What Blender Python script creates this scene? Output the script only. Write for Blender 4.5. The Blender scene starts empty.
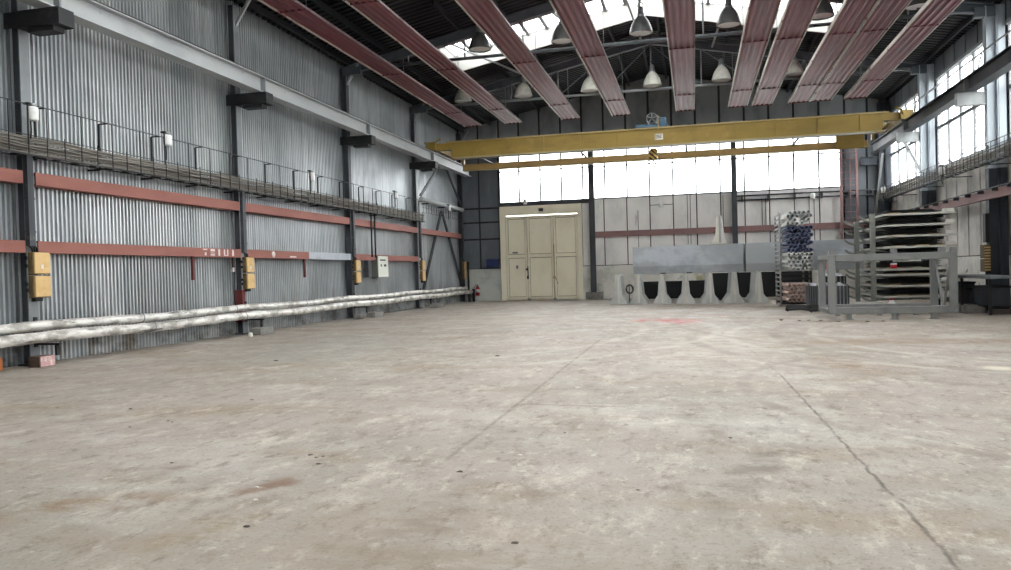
import bpy, math, random
from mathutils import Vector, Matrix
random.seed(7)
sc = bpy.context.scene
COL = sc.collection
PI = math.pi

# ------------------------------------------------------------------ camera
cam_d = bpy.data.cameras.new('camera'); cam = bpy.data.objects.new('camera', cam_d); COL.objects.link(cam)
cam_d.sensor_width = 36.0; cam_d.lens = 36.0*785/1011; cam_d.clip_end = 500
def cam_axes(vx=694.5, vy=267.7, roll=.0275, f=785.0):
    y = Vector((vx-505.5, 285.0-vy, -f)); h = Vector((1, roll, 0))
    z = h.cross(-y).normalized()
    if z.y < 0: z = -z
    y.normalize(); x = y.cross(z)
    return x, y, z
ax, ay, az = cam_axes()
R = Matrix(((ax.x, ax.y, ax.z), (ay.x, ay.y, ay.z), (az.x, az.y, az.z)))
cam.matrix_world = Matrix.Translation((0, 0, 1.32)) @ R.to_4x4()
sc.camera = cam

# ------------------------------------------------------------------ materials
LEVEL = 1.0          # overall lightness of the paints mixed next
def lin(c):
    if isinstance(c, str):
        c = [int(c[i:i+2], 16)/255 for i in (0, 2, 4)]
    return tuple(LEVEL*(x/12.92 if x <= .04045 else ((x+.055)/1.055)**2.4) for x in c) + (1,)

class NB:
    """small node builder"""
    def __init__(s, name):
        s.m = bpy.data.materials.new(name); s.m.use_nodes = True
        s.t = s.m.node_tree; s.t.nodes.clear()
        s.out = s.t.nodes.new('ShaderNodeOutputMaterial')
        s.pos = s.t.nodes.new('ShaderNodeNewGeometry').outputs['Position']
    def n(s, typ, **kw):
        nd = s.t.nodes.new(typ)
        for k, v in kw.items(): setattr(nd, k, v)
        return nd
    def link(s, a, b): s.t.links.new(a, b)
    def put(s, sock, v):
        if hasattr(v, 'is_output'): s.link(v, sock)
        else: sock.default_value = v
    def math(s, op, a, b=0.0, c=0.0, clamp=False):
        nd = s.n('ShaderNodeMath', operation=op, use_clamp=clamp)
        s.put(nd.inputs[0], a); s.put(nd.inputs[1], b)
        if op in ('MULTIPLY_ADD', 'SMOOTH_MIN'): s.put(nd.inputs[2], c)
        return nd.outputs[0]
    def vmath(s, op, a, b=(0, 0, 0)):
        nd = s.n('ShaderNodeVectorMath', operation=op)
        s.put(nd.inputs[0], a); s.put(nd.inputs[1], b)
        return nd.outputs['Value'] if op in ('DOT_PRODUCT', 'LENGTH', 'DISTANCE') else nd.outputs[0]
    def noise(s, scale, detail=4, rough=.6, off=(0, 0, 0), pos=None):
        v = s.vmath('MULTIPLY', pos or s.pos, scale if isinstance(scale, tuple) else (scale,)*3)
        v = s.vmath('ADD', v, off)
        nd = s.n('ShaderNodeTexNoise'); nd.inputs['Scale'].default_value = 1; nd.inputs['Detail'].default_value = detail
        nd.inputs['Roughness'].default_value = rough
        s.link(v, nd.inputs['Vector']); return nd.outputs['Fac']
    def remap(s, v, lo, hi, a=0.0, b=1.0):
        nd = s.n('ShaderNodeMapRange', interpolation_type='SMOOTHSTEP')
        s.put(nd.inputs['Value'], v); nd.inputs['From Min'].default_value = lo; nd.inputs['From Max'].default_value = hi
        nd.inputs['To Min'].default_value = a; nd.inputs['To Max'].default_value = b
        return nd.outputs[0]
    def mix(s, f, a, b, blend='MIX'):
        nd = s.n('ShaderNodeMix', data_type='RGBA', blend_type=blend)
        s.put(nd.inputs[0], f); s.put(nd.inputs[6], a); s.put(nd.inputs[7], b)
        return nd.outputs[2]
    def pbr(s, col, rough=.6, metal=0.0, bump=None, bstr=.3, bdist=.02, spec=.5):
        p = s.n('ShaderNodeBsdfPrincipled')
        s.put(p.inputs['Base Color'], col); s.put(p.inputs['Roughness'], rough); s.put(p.inputs['Metallic'], metal)
        p.inputs['Specular IOR Level'].default_value = spec
        if bump is not None:
            b = s.n('ShaderNodeBump'); b.inputs['Strength'].default_value = bstr; b.inputs['Distance'].default_value = bdist
            s.link(bump, b.inputs['Height']); s.link(b.outputs[0], p.inputs['Normal'])
        s.link(p.outputs[0], s.out.inputs['Surface']); return s.m

def paint(name, c, layers=(), rough=.6, metal=0.0, bump=None, bstr=.2, spec=.4, level=.78):
    global LEVEL
    LEVEL = level
    """layers: (colour, scale, lo, hi, strength)"""
    b = NB(name); col = lin(c)
    for i, (c2, scl, lo, hi, st) in enumerate(layers):
        f = b.remap(b.noise(scl, off=(i*7.3+1.7, i*3.1, i*5.9)), lo, hi, 0, st)
        col = b.mix(f, col, lin(c2))
    bm = b.noise(bump, detail=5) if bump else None
    LEVEL = 1.0
    return b.pbr(col, rough, metal, bm, bstr, spec=spec)

M = {}
M['steel_dark'] = paint('dark grey painted steel', '484c51', [('2f3337', (1.5, 1.5, .5), .45, .7, .7), ('7d7a74', 6., .62, .75, .5)], .55)
M['steel_near_black'] = paint('blackened steel', '222426', [('4a4a48', 3., .5, .75, .6)], .6)
M['steel_mid'] = paint('mid grey painted steel', '8b9093', [('6c7073', (2, 1, .6), .45, .7, .6), ('a6a8a6', 5., .6, .75, .5)], .5)
M['steel_light'] = paint('light grey painted steel', 'b4b8b8', [('8e9292', (3, .7, .8), .45, .75, .5), ('73706a', 7., .64, .74, .5)], .5)
M['column_light'] = paint('pale grey column paint', 'b9c2c8', [('8f989e', (4, 4, .6), .45, .7, .6), ('6f7478', 5., .65, .75, .6)], .5)
M['column_navy'] = paint('dark navy column tone', '3b4149', [('5a6068', (4, 4, .5), .5, .75, .6), ('8d9296', 4., .68, .78, .6)], .6)
M['roof'] = paint('dark roof deck', '161a20', [('11151b', .6, .4, .7, .8), ('22252a', (1, 4, 1), .6, .8, .5)], .7)
M['truss'] = paint('grey truss paint', '5f666c', [('43494e', 2., .45, .7, .7)], .55)
M['tie'] = paint('pale truss tie paint', '9ba1a3', [('71777a', 3., .5, .7, .6)], .5)
M['red_oxide'] = paint('red oxide primer', '9f685d', [('8a564c', (.8, .8, 2), .45, .7, .6), ('b98074', 5., .62, .76, .5), ('5a3a34', 9., .68, .78, .5)], .65)
M['red_dull'] = paint('faded dull red paint', '8f6f6c', [('76595a', (.8, .8, 2), .45, .7, .6), ('a88d88', 5., .62, .76, .5)], .65, level=1.0)
M['red_dark'] = paint('dark red paint', '6b2f2d', [('55282a', 3., .45, .7, .7), ('8d5a50', 8., .64, .76, .5)], .6)
M['white_repaint'] = paint('bluish white repaint', 'bcc3cc', [('a3a9b3', 3., .45, .7, .6), ('9a5a50', 7., .68, .76, .7)], .6)
M['maroon'] = paint('maroon radiant strip', '80404a', [('6b323c', (2.5, .25, 1), .4, .7, .7), ('955862', (5, .6, 1), .55, .75, .5)], .5)
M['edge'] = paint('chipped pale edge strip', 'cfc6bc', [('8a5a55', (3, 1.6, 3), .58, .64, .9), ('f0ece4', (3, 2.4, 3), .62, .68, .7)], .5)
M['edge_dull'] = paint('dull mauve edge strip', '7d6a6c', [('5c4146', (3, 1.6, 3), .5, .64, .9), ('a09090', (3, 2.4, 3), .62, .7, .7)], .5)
M['yellow'] = paint('crane yellow paint', '937b3a', [('7c6730', (.7, .7, 2), .42, .7, .7), ('a68d4c', 2.2, .55, .75, .5), ('5c4a20', (6, 6, 3), .66, .78, .5)], .5, level=1.0)
M['yellow_tan'] = paint('tan yellow beam paint', 'b99a63', [('97794a', (.6, 2, 2), .45, .7, .7)], .5, level=1.0)
M['flange'] = paint('worn tan flange', 'a89668', [('84754f', (1., 3, 3), .45, .7, .7)], .55, level=1.0)
M['box_yellow'] = paint('ochre switch box paint', 'd0b07a', [('b9955a', 5., .45, .7, .6), ('8a6a38', 14., .62, .75, .6)], .55, level=1.0)
M['box_side'] = paint('darker ochre case paint', '7d6640', [('4e442f', 8., .45, .68, .7)], .6)  # cases in a darker ochre than the covers
M['blue'] = paint('blue trolley paint', '4d6d86', [('3a5266', 5., .45, .7, .7)], .5)
M['cream'] = paint('cream gate paint', 'efe8d2', [('e2dac0', (1.3, 1.3, .7), .42, .7, .7), ('ece6d0', 2.6, .55, .75, .5), ('8f8466', (5, 5, 2.5), .68, .8, .5)], .55, level=1.0)
M['cream_dark'] = paint('darker cream seams', '8f8768', [('6f684e', 4., .45, .7, .7)], .6, level=1.0)
M['conc_base'] = paint('concrete wall base', 'c2c6bf', [('949a92', 1.1, .42, .68, .7), ('c8c8be', 2.6, .55, .75, .5), ('6e746c', 4.5, .64, .76, .6)], .85, bump=9., level=1.0)
M['conc_stained'] = paint('stained concrete wall base', 'dddbd4', [('b4b4a9', 1.2, .45, .66, .7), ('6f8a72', 1.5, .60, .68, .7), ('a3a263', 1.1, .60, .7, .7), ('4c4a40', 2.7, .66, .72, .8)], .85, bump=9., level=1.0)
M['clad_light'] = paint('pale cladding slabs', 'f0eeeb', [('d2d1cf', (.9, .9, .5), .40, .7, .75), ('f5f3f0', (3, 3, .4), .55, .75, .5), ('7e8080', (5, 5, .9), .64, .8, .5)], .75, level=1.0)
M['clad_right'] = paint('pale mottled slabs', 'cfcdc6', [('96948e', (3, 1.2, .8), .40, .68, .8), ('d6d4cc', (6, 6, 1.2), .55, .75, .6), ('716d66', (5, 5, 1.5), .64, .78, .5)], .8, level=1.0)
M['clad_dark'] = paint('dark grey cladding', '6a7075', [('545a60', (.9, .9, .4), .42, .7, .7), ('7c8286', (3, 3, .5), .58, .78, .5)], .7, level=1.0)
M['clad_gable'] = paint('grey gable cladding', '878d91', [('5c6266', (1.2, 1.2, .6), .42, .7, .7), ('8a8d8c', (3, 3, .6), .58, .78, .5)], .75, level=1.0)
M['joint'] = paint('dark joint backing', '35383b', [], .8)
M['conc_barrier'] = paint('cast grey concrete', 'b2b3af', [('8d918e', (1.5, 1.5, 1.), .42, .7, .7), ('bfbfb8', 4., .58, .76, .5)], .8, bump=18., level=1.0)
M['conc_barrier_blue'] = paint('smooth blue grey concrete', '95999b', [('a9afb5', (.5, .5, .8), .52, .62, .8), ('7d8388', (1.5, 1, 1.4), .45, .7, .5)], .55, level=1.0)
M['conc_barrier_pale'] = paint('pale weathered concrete', 'c0bdb2', [('a09d93', (2, 2, 1.), .45, .7, .7)], .8, level=1.0)
M['lamp_white'] = paint('white lamp housing', 'dedfdc', [('bdbebb', 9., .5, .75, .5)], .45, level=1.0)
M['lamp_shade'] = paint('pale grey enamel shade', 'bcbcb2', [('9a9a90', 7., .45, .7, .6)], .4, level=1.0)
M['shade_backlit'] = paint('backlit dark lamp shade', '4a4b4a', [('333433', 7., .45, .7, .6)], .4)  # darker copy of the pale shade, standing in for backlight
M['aluminium'] = paint('dull aluminium', 'b9bcbd', [('8c9092', 9., .45, .7, .6)], .35, .8)
M['dark_rubber'] = paint('black rubber', '1d1e20', [], .7)
M['dark_iron'] = paint('dark oily iron', '2b2c2e', [('45403a', 5., .5, .7, .6)], .6)
M['tube_grey'] = paint('grey steel tubes', 'd6d7d4', [('a9aba8', 9., .45, .7, .7)], .4, .0, level=1.0)
M['tube_blue'] = paint('dark blue steel tubes', '5f6782', [('3b415a', 9., .45, .7, .7), ('b9bec9', 15., .6, .75, .6)], .45, .0, level=1.0)
M['tube_rust'] = paint('rusty steel tubes', 'cdb8ac', [('87665a', 9., .45, .68, .8)], .6, 0, level=1.0)
M['gap_shade'] = paint('black of the shaded gaps', '17181a', [], .8)  # near black that stands in for shade between the barriers
M['rack_grey'] = paint('greenish grey rack paint', '8f938c', [('6d716b', 5., .45, .7, .7), ('b3b5ac', 9., .6, .75, .5)], .55)
M['frame_grey'] = paint('grey frame paint', '8a8c8a', [('6c7172', (3, 3, 1.5), .45, .7, .6), ('a7aaa6', 6., .64, .78, .5)], .5)
M['sheet_edge'] = paint('pale steel sheet edge', 'b5b5ac', [('8f8f86', (3, 8, 8), .45, .7, .6)], .5, level=1.0)
M['wood'] = paint('raw timber', 'b59f6c', [('8f7a4d', (5, 12, 12), .45, .7, .6)], .7)
M['red'] = paint('signal red', 'b3202c', [('8a1a22', 8., .5, .7, .5)], .4)
M['pink'] = paint('pinkish white paint', 'd6aaa6', [('efe4e0', 14., .5, .6, .8), ('a26a64', 12., .62, .7, .7)], .6)
M['brown_block'] = paint('brown timber block', '6b5a50', [('52443c', (6, 6, 14), .45, .7, .7)], .8)
M['orange'] = paint('orange paint', 'd07a3c', [('f0c090', 14., .58, .66, .8)], .6)
M['conc_block'] = paint('rough concrete block', '8f8d88', [('6f6d68', 7., .45, .7, .7)], .9, bump=25.)
M['white_sign'] = paint('white sign plate', 'd4d2ca', [('b9b6ac', 9., .5, .7, .5)], .6, level=1.0)
M['ink'] = paint('dark sign ink', '4a4a4c', [], .7)
M['white_mark'] = paint('white stencil paint', 'ecdedb', [('c79a92', 20., .55, .7, .6)], .7)
M['blue_box'] = paint('dark blue box', '2d3c6a', [('22294a', 9., .5, .7, .6)], .5)
M['cable'] = paint('grey brown cables', '8b877f', [('6c6860', (4, .4, 9), .45, .7, .7), ('8d8a80', (9, .5, 20), .6, .75, .6)], .7)
M['green_dark'] = paint('grey green cabinet side', '6e726a', [('565a54', 4., .45, .7, .6)], .6)
M['cab_white'] = paint('pale cabinet door', 'd3d6cc', [('bcc0b6', 6., .5, .7, .5)], .55, level=1.0)
M['chip'] = paint('dark dirt chips', '6a645c', [('6b655c', 20., .5, .7, .6)], .9)
M['curb'] = paint('white rooflight upstand', 'a9aaa4', [('b3b4ac', (1, 3, 3), .45, .7, .6)], .7)

# galvanised corrugated sheet: each sheet a little different, streaks, grime
def galv():
    b = NB('galvanised corrugated sheet')
    sep = b.n('ShaderNodeSeparateXYZ'); b.link(b.pos, sep.inputs[0])
    idx = b.math('FLOOR', b.math('MULTIPLY', sep.outputs[1], 1/.83))
    wn = b.n('ShaderNodeTexWhiteNoise', noise_dimensions='1D'); b.link(idx, wn.inputs['W'])
    col = b.mix(wn.outputs['Value'], lin('b4babd'), lin('d2d6d8'))
    st = b.remap(b.noise((1, 7, .35), detail=5), .42, .72, 0, .55); col = b.mix(st, col, lin('8a9092'))
    st = b.remap(b.noise((1, 16, .6), detail=4, off=(3, 9, 1)), .55, .75, 0, .5); col = b.mix(st, col, lin('dfe3e4'))
    low = b.remap(sep.outputs[2], 1.9, .2, 0, 1)
    ru = b.math('MULTIPLY', b.remap(b.noise((1, 2.2, .5), off=(8, 2, 5)), .5, .66, 0, .75), low)
    col = b.mix(ru, col, lin('8d836a'))
    gr = b.math('MULTIPLY', b.remap(b.noise((1, 1.1, 2.2), off=(1, 22, 5)), .44, .66, 0, .8), b.remap(sep.outputs[2], .75, .1, 0, 1))
    col = b.mix(gr, col, lin('55534c'))
    up = b.remap(b.noise((1, .5, .5), off=(4, 4, 4)), .45, .7, 0, .45); col = b.mix(up, col, lin('82888b'))
    return b.pbr(col, .38, .45, None, spec=.5)
LEVEL = .88; M['galv'] = galv()

def foil():
    b = NB('crinkled foil lagging')
    f = b.remap(b.noise((5, 2.2, 5), detail=5), .42, .62); col = b.mix(f, lin('f0eee8'), lin('aaa79f'))
    f = b.remap(b.noise((7, 1.2, 9), detail=3, off=(3, 3, 3)), .6, .68, 0, .9); col = b.mix(f, col, lin('5c5a55'))
    return b.pbr(col, .38, .35, b.noise((14, 6, 14), detail=5), .7, .02)
LEVEL = .9; M['foil'] = foil(); LEVEL = 1.0

def glass():
    b = NB('hazy profiled glass')
    tr = b.n('ShaderNodeBsdfTransparent'); tr.inputs[0].default_value = (.97, .985, 1, 1)
    tl = b.n('ShaderNodeBsdfTranslucent'); tl.inputs[0].default_value = (.93, .95, .97, 1)
    gl = b.n('ShaderNodeBsdfGlossy'); gl.inputs['Roughness'].default_value = .25; gl.inputs[0].default_value = (1, 1, 1, 1)
    f = b.remap(b.noise((2, 2, .5)), .4, .7, .10, .22)
    m1 = b.n('ShaderNodeMixShader'); b.link(f, m1.inputs[0]); b.link(tr.outputs[0], m1.inputs[1]); b.link(tl.outputs[0], m1.inputs[2])
    m2 = b.n('ShaderNodeMixShader'); m2.inputs[0].default_value = .04; b.link(m1.outputs[0], m2.inputs[1]); b.link(gl.outputs[0], m2.inputs[2])
    b.link(m2.outputs[0], b.out.inputs['Surface']); return b.m
M['glass'] = glass()

def hook_stripes():
    b = NB('black and yellow hazard stripes')
    d = b.vmath('DOT_PRODUCT', b.pos, (1, 0, 1.1))
    f = b.math('GREATER_THAN', b.math('FRACT', b.math('MULTIPLY', d, 5.2)), .5)
    return b.pbr(b.mix(f, lin('d9b04a'), lin('34302a')), .5)
M['hazard'] = hook_stripes()

def floor_mat():
    b = NB('worn concrete floor')
    P2 = b.vmath('MULTIPLY', b.pos, (1, 1, 0))
    w1 = b.n('ShaderNodeTexNoise'); w1.inputs['Scale'].default_value = 1.3; w1.inputs['Detail'].default_value = 4; b.link(P2, w1.inputs['Vector'])
    warp = b.vmath('MULTIPLY', b.vmath('SUBTRACT', w1.outputs['Color'], (.5, .5, .5)), (.5, .5, 0))
    PW = b.vmath('ADD', P2, warp)
    w2 = b.n('ShaderNodeTexNoise'); w2.inputs['Scale'].default_value = 5; w2.inputs['Detail'].default_value = 3; b.link(P2, w2.inputs['Vector'])
    PC = b.vmath('ADD', P2, b.vmath('MULTIPLY', b.vmath('SUBTRACT', w2.outputs['Color'], (.5, .5, .5)), (.06, .06, 0)))
    col = lin('ada399')
    def lay(c, scale, lo, hi, st, off=(0, 0, 0), detail=6, rough=.65):
        nonlocal col
        col = b.mix(b.remap(b.noise(scale, detail, rough, off, P2), lo, hi, 0, st), col, lin(c))
    lay('a09a8e', .22, .40, .62, .8)
    lay('c4beb4', .5, .52, .68, .75, (5, 2, 0))
    lay('9c8c76', (.35, .8, 1), .5, .68, .7, (9, 4, 0))
    lay('d2c9bb', (2.2, 1.1, 1), .52, .68, .75, (1, 8, 0), 8, .75)
    lay('857a6c', (2.6, 1.6, 1), .53, .68, .75, (14, 3, 0), 8, .75)
    lay('6f6657', 11., .56, .72, .7, (2, 2, 0), 6, .7)
    lay('d8d0bf', 16., .58, .74, .65, (7, 7, 0), 5, .7)
    lay('6f675a', 42., .54, .70, .6, (17, 5, 0), 3)
    lay('776c5e', (7., 3.5, 1), .52, .68, .75, (21, 13, 0), 6, .75)
    lay('d9d1c4', (8., 4., 1), .54, .70, .65, (31, 3, 0), 6, .75)
    def seg(p, q, w, c, st, base=None, soft=2.2):
        """a worn line from p to q"""
        nonlocal col
        base = base or PC
        px, py = p; dx, dy = q[0]-px, q[1]-py; L = math.hypot(dx, dy); ux, uy = dx/L, dy/L
        v = b.vmath('SUBTRACT', base, (px, py, 0))
        t = b.vmath('DOT_PRODUCT', v, (ux, uy, 0)); d = b.math('ABSOLUTE', b.vmath('DOT_PRODUCT', v, (-uy, ux, 0)))
        m = b.remap(d, w*.9, w*.1, 0, 1)
        m = b.math('MULTIPLY', m, b.remap(t, -.1, .1)); m = b.math('MULTIPLY', m, b.remap(t, L+.1, L-.1))
        m = b.math('MULTIPLY', m, b.remap(b.noise(4.1, 5, .7, (px, py, 3), P2), .32, .62, .1, st))
        col = b.mix(m, col, lin(c))
    def arc(c0, r, w, c, st, a0, a1):
        nonlocal col
        v = b.vmath('SUBTRACT', P2, (c0[0], c0[1], 0)); d = b.math('ABSOLUTE', b.math('SUBTRACT', b.vmath('LENGTH', v), r))
        m = b.remap(d, w, w*.3, 0, 1)
        am = (a0+a1)/2; t = b.vmath('DOT_PRODUCT', b.vmath('NORMALIZE', v), (math.cos(am), math.sin(am), 0))
        m = b.math('MULTIPLY', m, b.remap(t, math.cos((a1-a0)/2)-.01, math.cos((a1-a0)/2)+.02))
        m = b.math('MULTIPLY', m, b.remap(b.noise(1.6, 6, .7, (r, w, 0), P2), .36, .62, .1, st))
        col = b.mix(m, col, lin(c))
    def blot(c0, rx, ry, c, st, rot=0.0, lo=.40, hi=.60, sc=2.2):
        nonlocal col
        v = b.vmath('SUBTRACT', PW, (c0[0], c0[1], 0)); cr, sr = math.cos(rot), math.sin(rot)
        a = b.math('DIVIDE', b.vmath('DOT_PRODUCT', v, (cr, sr, 0)), rx); e = b.math('DIVIDE', b.vmath('DOT_PRODUCT', v, (-sr, cr, 0)), ry)
        d = b.math('SQRT', b.math('ADD', b.math('MULTIPLY', a, a), b.math('MULTIPLY', e, e)))
        m = b.math('MULTIPLY', b.remap(d, 1.0, .25), b.remap(b.noise((sc, sc*2, 1), 6, .7, (c0[0], c0[1], 1), P2), lo, hi, 0, st))
        col = b.mix(m, col, lin(c))
    # pale trafficked swathe and dusty bands
    blot((-7.0, 13.5), 2.4, 4.0, '96968f', .6, .1)
    blot((-5.5, 23.0), 2.5, 6.0, 'bdb5a8', .7)
    blot((0.4, 14.0), 1.6, 6.0, 'c3b9aa', .7)
    blot((3.6, 14.3), 3.6, .9, '9b8266', .8)
    blot((1.9, 11.2), .5, 1.6, '8e6f54', .6)
    blot((-3.6, 3.95), .8, .35, '8a6f50', .7, .5)
    blot((-2.72, 4.5), .42, .16, '7d5c45', .8, .9, .40, .56)
    blot((-4.3, 3.4), .9, .4, '8f7658', .65, .2)
    blot((-1.5, 3.4), 2.6, 1.6, 'a0907a', .4, 0, .3, .6)
    blot((-2.6, 3.6), .55, .18, '8f7a58', .65, .9)
    blot((-3.6, 4.9), .25, .1, '6b5342', .7, .5)
    blot((.35, 5.2), .22, 1.5, '7b7266', .75, -.35)
    blot((.0, 7.2), .25, 1.6, '837a6d', .6, .1)
    blot((-1.45, 4.2), .25, 1.2, '86796a', .5, -.1)
    blot((-1.1, 3.2), 1.2, .7, '8f8270', .6)
    blot((-.45, 20.2), .75, 1.5, 'c23a36', .95, .2, .44, .54, 3.)
    blot((-1.3, 20.6), .5, 1.0, 'c2504c', .85, 0, .46, .56, 3.)
    blot((.5, 22.3), .7, .8, 'c08080', .6, 0, .46, .6, 3.)
    blot((3.55, 10.65), .28, .3, 'e3dcc8', .9, 0, .3, .45)
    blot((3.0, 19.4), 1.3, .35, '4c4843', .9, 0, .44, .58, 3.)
    # joints, cracks, wheel marks
    seg((-1.78, 15.0), (-1.75, 5.3), .04, '7a7164', .75, P2)
    seg((-1.78, 15.0), (-1.7, 34), .03, '8b8478', .5, P2)
    seg((-1.72, 7.66), (-.65, 7.58), .035, '75695c', .8, P2)
    seg((-4.2, 7.9), (-1.72, 7.66), .02, '857c70', .6)
    seg((.98, 9.9), (1.08, 3.2), .022, '5f574d', .95)
    seg((.98, 9.9), (.8, 13.5), .016, '7c7469', .6)
    seg((1.0, 7.9), (2.9, 6.9), .014, '7c7469', .6)
    seg((1.5, 6.6), (2.6, 5.2), .012, '6f675d', .7)
    for dx in (0, 1.55):
        arc((8.2+dx, 15.5), 8.3, .16, '8c8276', .65, PI*.86, PI*1.32)
        arc((7.0+dx, 15.5), 6.4, .14, 'cbc4b8', .6, PI*.8, PI*1.36)
        arc((-9.3+dx, 17.2), 8.2, .14, 'c6bfb3', .55, -PI*.28, PI*.2)
        arc((11+dx, 20.5), 11.6, .15, '91877a', .6, PI*.85, PI*1.3)
    arc((4.6, 9.0), 4.1, .12, '877d71', .6, PI*.78, PI*1.35)
    bh = b.math('ADD', b.noise(60., 4, .7, (0, 0, 0), P2), b.math('MULTIPLY', b.noise(9., 5, .7, (4, 0, 0), P2), 1.5))
    rg = b.remap(b.noise(1.1, 5, .6, (3, 3, 3), P2), .35, .7, .52, .8)
    return b.pbr(col, rg, 0, bh, .35, .008, spec=.35)
LEVEL = .78; M['floor'] = floor_mat(); LEVEL = 1.0

# ------------------------------------------------------------------ mesh helpers
ORG = {}
class MB:
    def __init__(s): s.v = []; s.f = []; s.sm = []
    def _add(s, vs, fs, smooth=False):
        o = len(s.v); s.v += [tuple(v) for v in vs]; s.f += [tuple(i+o for i in f) for f in fs]; s.sm += [smooth]*len(fs); return s
    def box(s, x0, x1, y0, y1, z0, z1):
        vs = [(x, y, z) for z in (z0, z1) for y in (y0, y1) for x in (x0, x1)]
        return s._add(vs, [(0, 2, 3, 1), (4, 5, 7, 6), (0, 1, 5, 4), (2, 6, 7, 3), (0, 4, 6, 2), (1, 3, 7, 5)])
    def bar(s, p, q, w, h, up=(0, 0, 1)):
        """rectangular bar from p to q: w across, h along up"""
        p, q = Vector(p), Vector(q); d = (q-p).normalized(); u = Vector(up)
        if abs(d.dot(u)) > .98: u = Vector((0, 1, 0))
        a = d.cross(u).normalized()*w/2; c = a.cross(d).normalized()*h/2
        vs = [e+i*a+j*c for e in (p, q) for i, j in ((-1, -1), (1, -1), (1, 1), (-1, 1))]
        return s._add(vs, [(0, 1, 2, 3), (4, 7, 6, 5), (0, 4, 5, 1), (1, 5, 6, 2), (2, 6, 7, 3), (3, 7, 4, 0)])
    def tube(s, p, q, r, n=10, r2=None, caps=True, smooth=True):
        p, q = Vector(p), Vector(q); d = (q-p).normalized(); u = Vector((0, 0, 1)) if abs(d.z) < .9 else Vector((1, 0, 0))
        a = d.cross(u).normalized(); c = a.cross(d); r2 = r if r2 is None else r2
        vs = [p+(a*math.cos(t)+c*math.sin(t))*r for t in [2*PI*i/n for i in range(n)]] + [q+(a*math.cos(t)+c*math.sin(t))*r2 for t in [2*PI*i/n for i in range(n)]]
        s._add(vs, [(i, (i+1) % n, n+(i+1) % n, n+i) for i in range(n)], smooth)
        if caps: s.v += []; o = len(s.v)-2*n; s.f += [tuple(o+i for i in range(n))[::-1], tuple(o+n+i for i in range(n))]; s.sm += [False, False]
        return s
    def path(s, pts, r, n=6, smooth=True):
        pts = [Vector(p) for p in pts]; rings = []
        for i, p in enumerate(pts):
            d = (pts[min(i+1, len(pts)-1)]-pts[max(i-1, 0)]).normalized(); u = Vector((0, 0, 1)) if abs(d.z) < .9 else Vector((1, 0, 0))
            a = d.cross(u).normalized(); c = a.cross(d); rr = r[i] if isinstance(r, (list, tuple)) else r
            rings.append([p+(a*math.cos(2*PI*k/n)+c*math.sin(2*PI*k/n))*rr for k in range(n)])
        vs = [v for g in rings for v in g]
        fs = [(i*n+k, i*n+(k+1) % n, (i+1)*n+(k+1) % n, (i+1)*n+k) for i in range(len(pts)-1) for k in range(n)]
        s._add(vs, fs, smooth); o = len(s.v)-len(vs)
        s.f += [tuple(o+k for k in range(n))[::-1], tuple(o+len(vs)-n+k for k in range(n))]; s.sm += [False, False]
        return s
    def lathe(s, prof, c=(0, 0, 0), axis='z', n=20, smooth=True):
        vs = []
        for r, h in prof:
            for k in range(n):
                t = 2*PI*k/n; a, b = r*math.cos(t), r*math.sin(t)
                p = {'z': (a, b, h), 'y': (a, h, b), 'x': (h, a, b)}[axis]; vs.append((c[0]+p[0], c[1]+p[1], c[2]+p[2]))
        m = len(prof)
        return s._add(vs, [(i*n+k, i*n+(k+1) % n, (i+1)*n+(k+1) % n, (i+1)*n+k) for i in range(m-1) for k in range(n)], smooth)
    def prism(s, poly, p0, p1, ex, ez):
        """polygon (a,b) in axes ex,ez swept from p0 to p1"""
        p0, p1, ex, ez = Vector(p0), Vector(p1), Vector(ex), Vector(ez); n = len(poly)
        vs = [p0+ex*a+ez*b for a, b in poly]+[p1+ex*a+ez*b for a, b in poly]
        return s._add(vs, [tuple(range(n))[::-1], tuple(range(n, 2*n))]+[(i, (i+1) % n, n+(i+1) % n, n+i) for i in range(n)])
    def ibeam(s, p, q, w, h, tf=.02, tw=.014, up=(0, 0, 1)):
        p, q = Vector(p), Vector(q); d = (q-p).normalized(); u = Vector(up); a = d.cross(u).normalized(); c = a.cross(d).normalized()
        W, H = w/2, h/2
        poly = [(-W, -H), (W, -H), (W, -H+tf), (tw/2, -H+tf), (tw/2, H-tf), (W, H-tf), (W, H), (-W, H), (-W, H-tf), (-tw/2, H-tf), (-tw/2, -H+tf), (-W, -H+tf)]
        n = 12; vs = [p+a*x+c*y for x, y in poly]+[q+a*x+c*y for x, y in poly]
        fs = [(i, (i+1) % n, n+(i+1) % n, n+i) for i in range(n)]
        for o in (0, n): fs += [(o, o+1, o+2, o+11), (o+3, o+4, o+9, o+10), (o+5, o+6, o+7, o+8)]
        return s._add(vs, fs)
    def build(s, name, mat, parent=None, bevel=0.0):
        org = ORG.get(parent.name, Vector((0, 0, 0))) if parent else Vector((0, 0, 0))
        me = bpy.data.meshes.new(name)
        if parent is None and not getattr(s, 'world', False):
            xs = [v[0] for v in s.v]; ys = [v[1] for v in s.v]; zs = [v[2] for v in s.v]
            org = Vector(((min(xs)+max(xs))/2, (min(ys)+max(ys))/2, min(zs)))
        me.from_pydata([tuple(Vector(v)-org) for v in s.v], [], s.f); me.validate()
        if len(me.polygons) == len(s.sm): me.polygons.foreach_set('use_smooth', s.sm)
        me.materials.append(M[mat] if isinstance(mat, str) else mat)
        import bmesh
        bm = bmesh.new(); bm.from_mesh(me); bmesh.ops.recalc_face_normals(bm, faces=bm.faces); bm.to_mesh(me); bm.free()
        o = bpy.data.objects.new(name, me); COL.objects.link(o)
        if parent: o.parent = parent; ORG[o.name] = org
        else: o.location = org; ORG[o.name] = org
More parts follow.
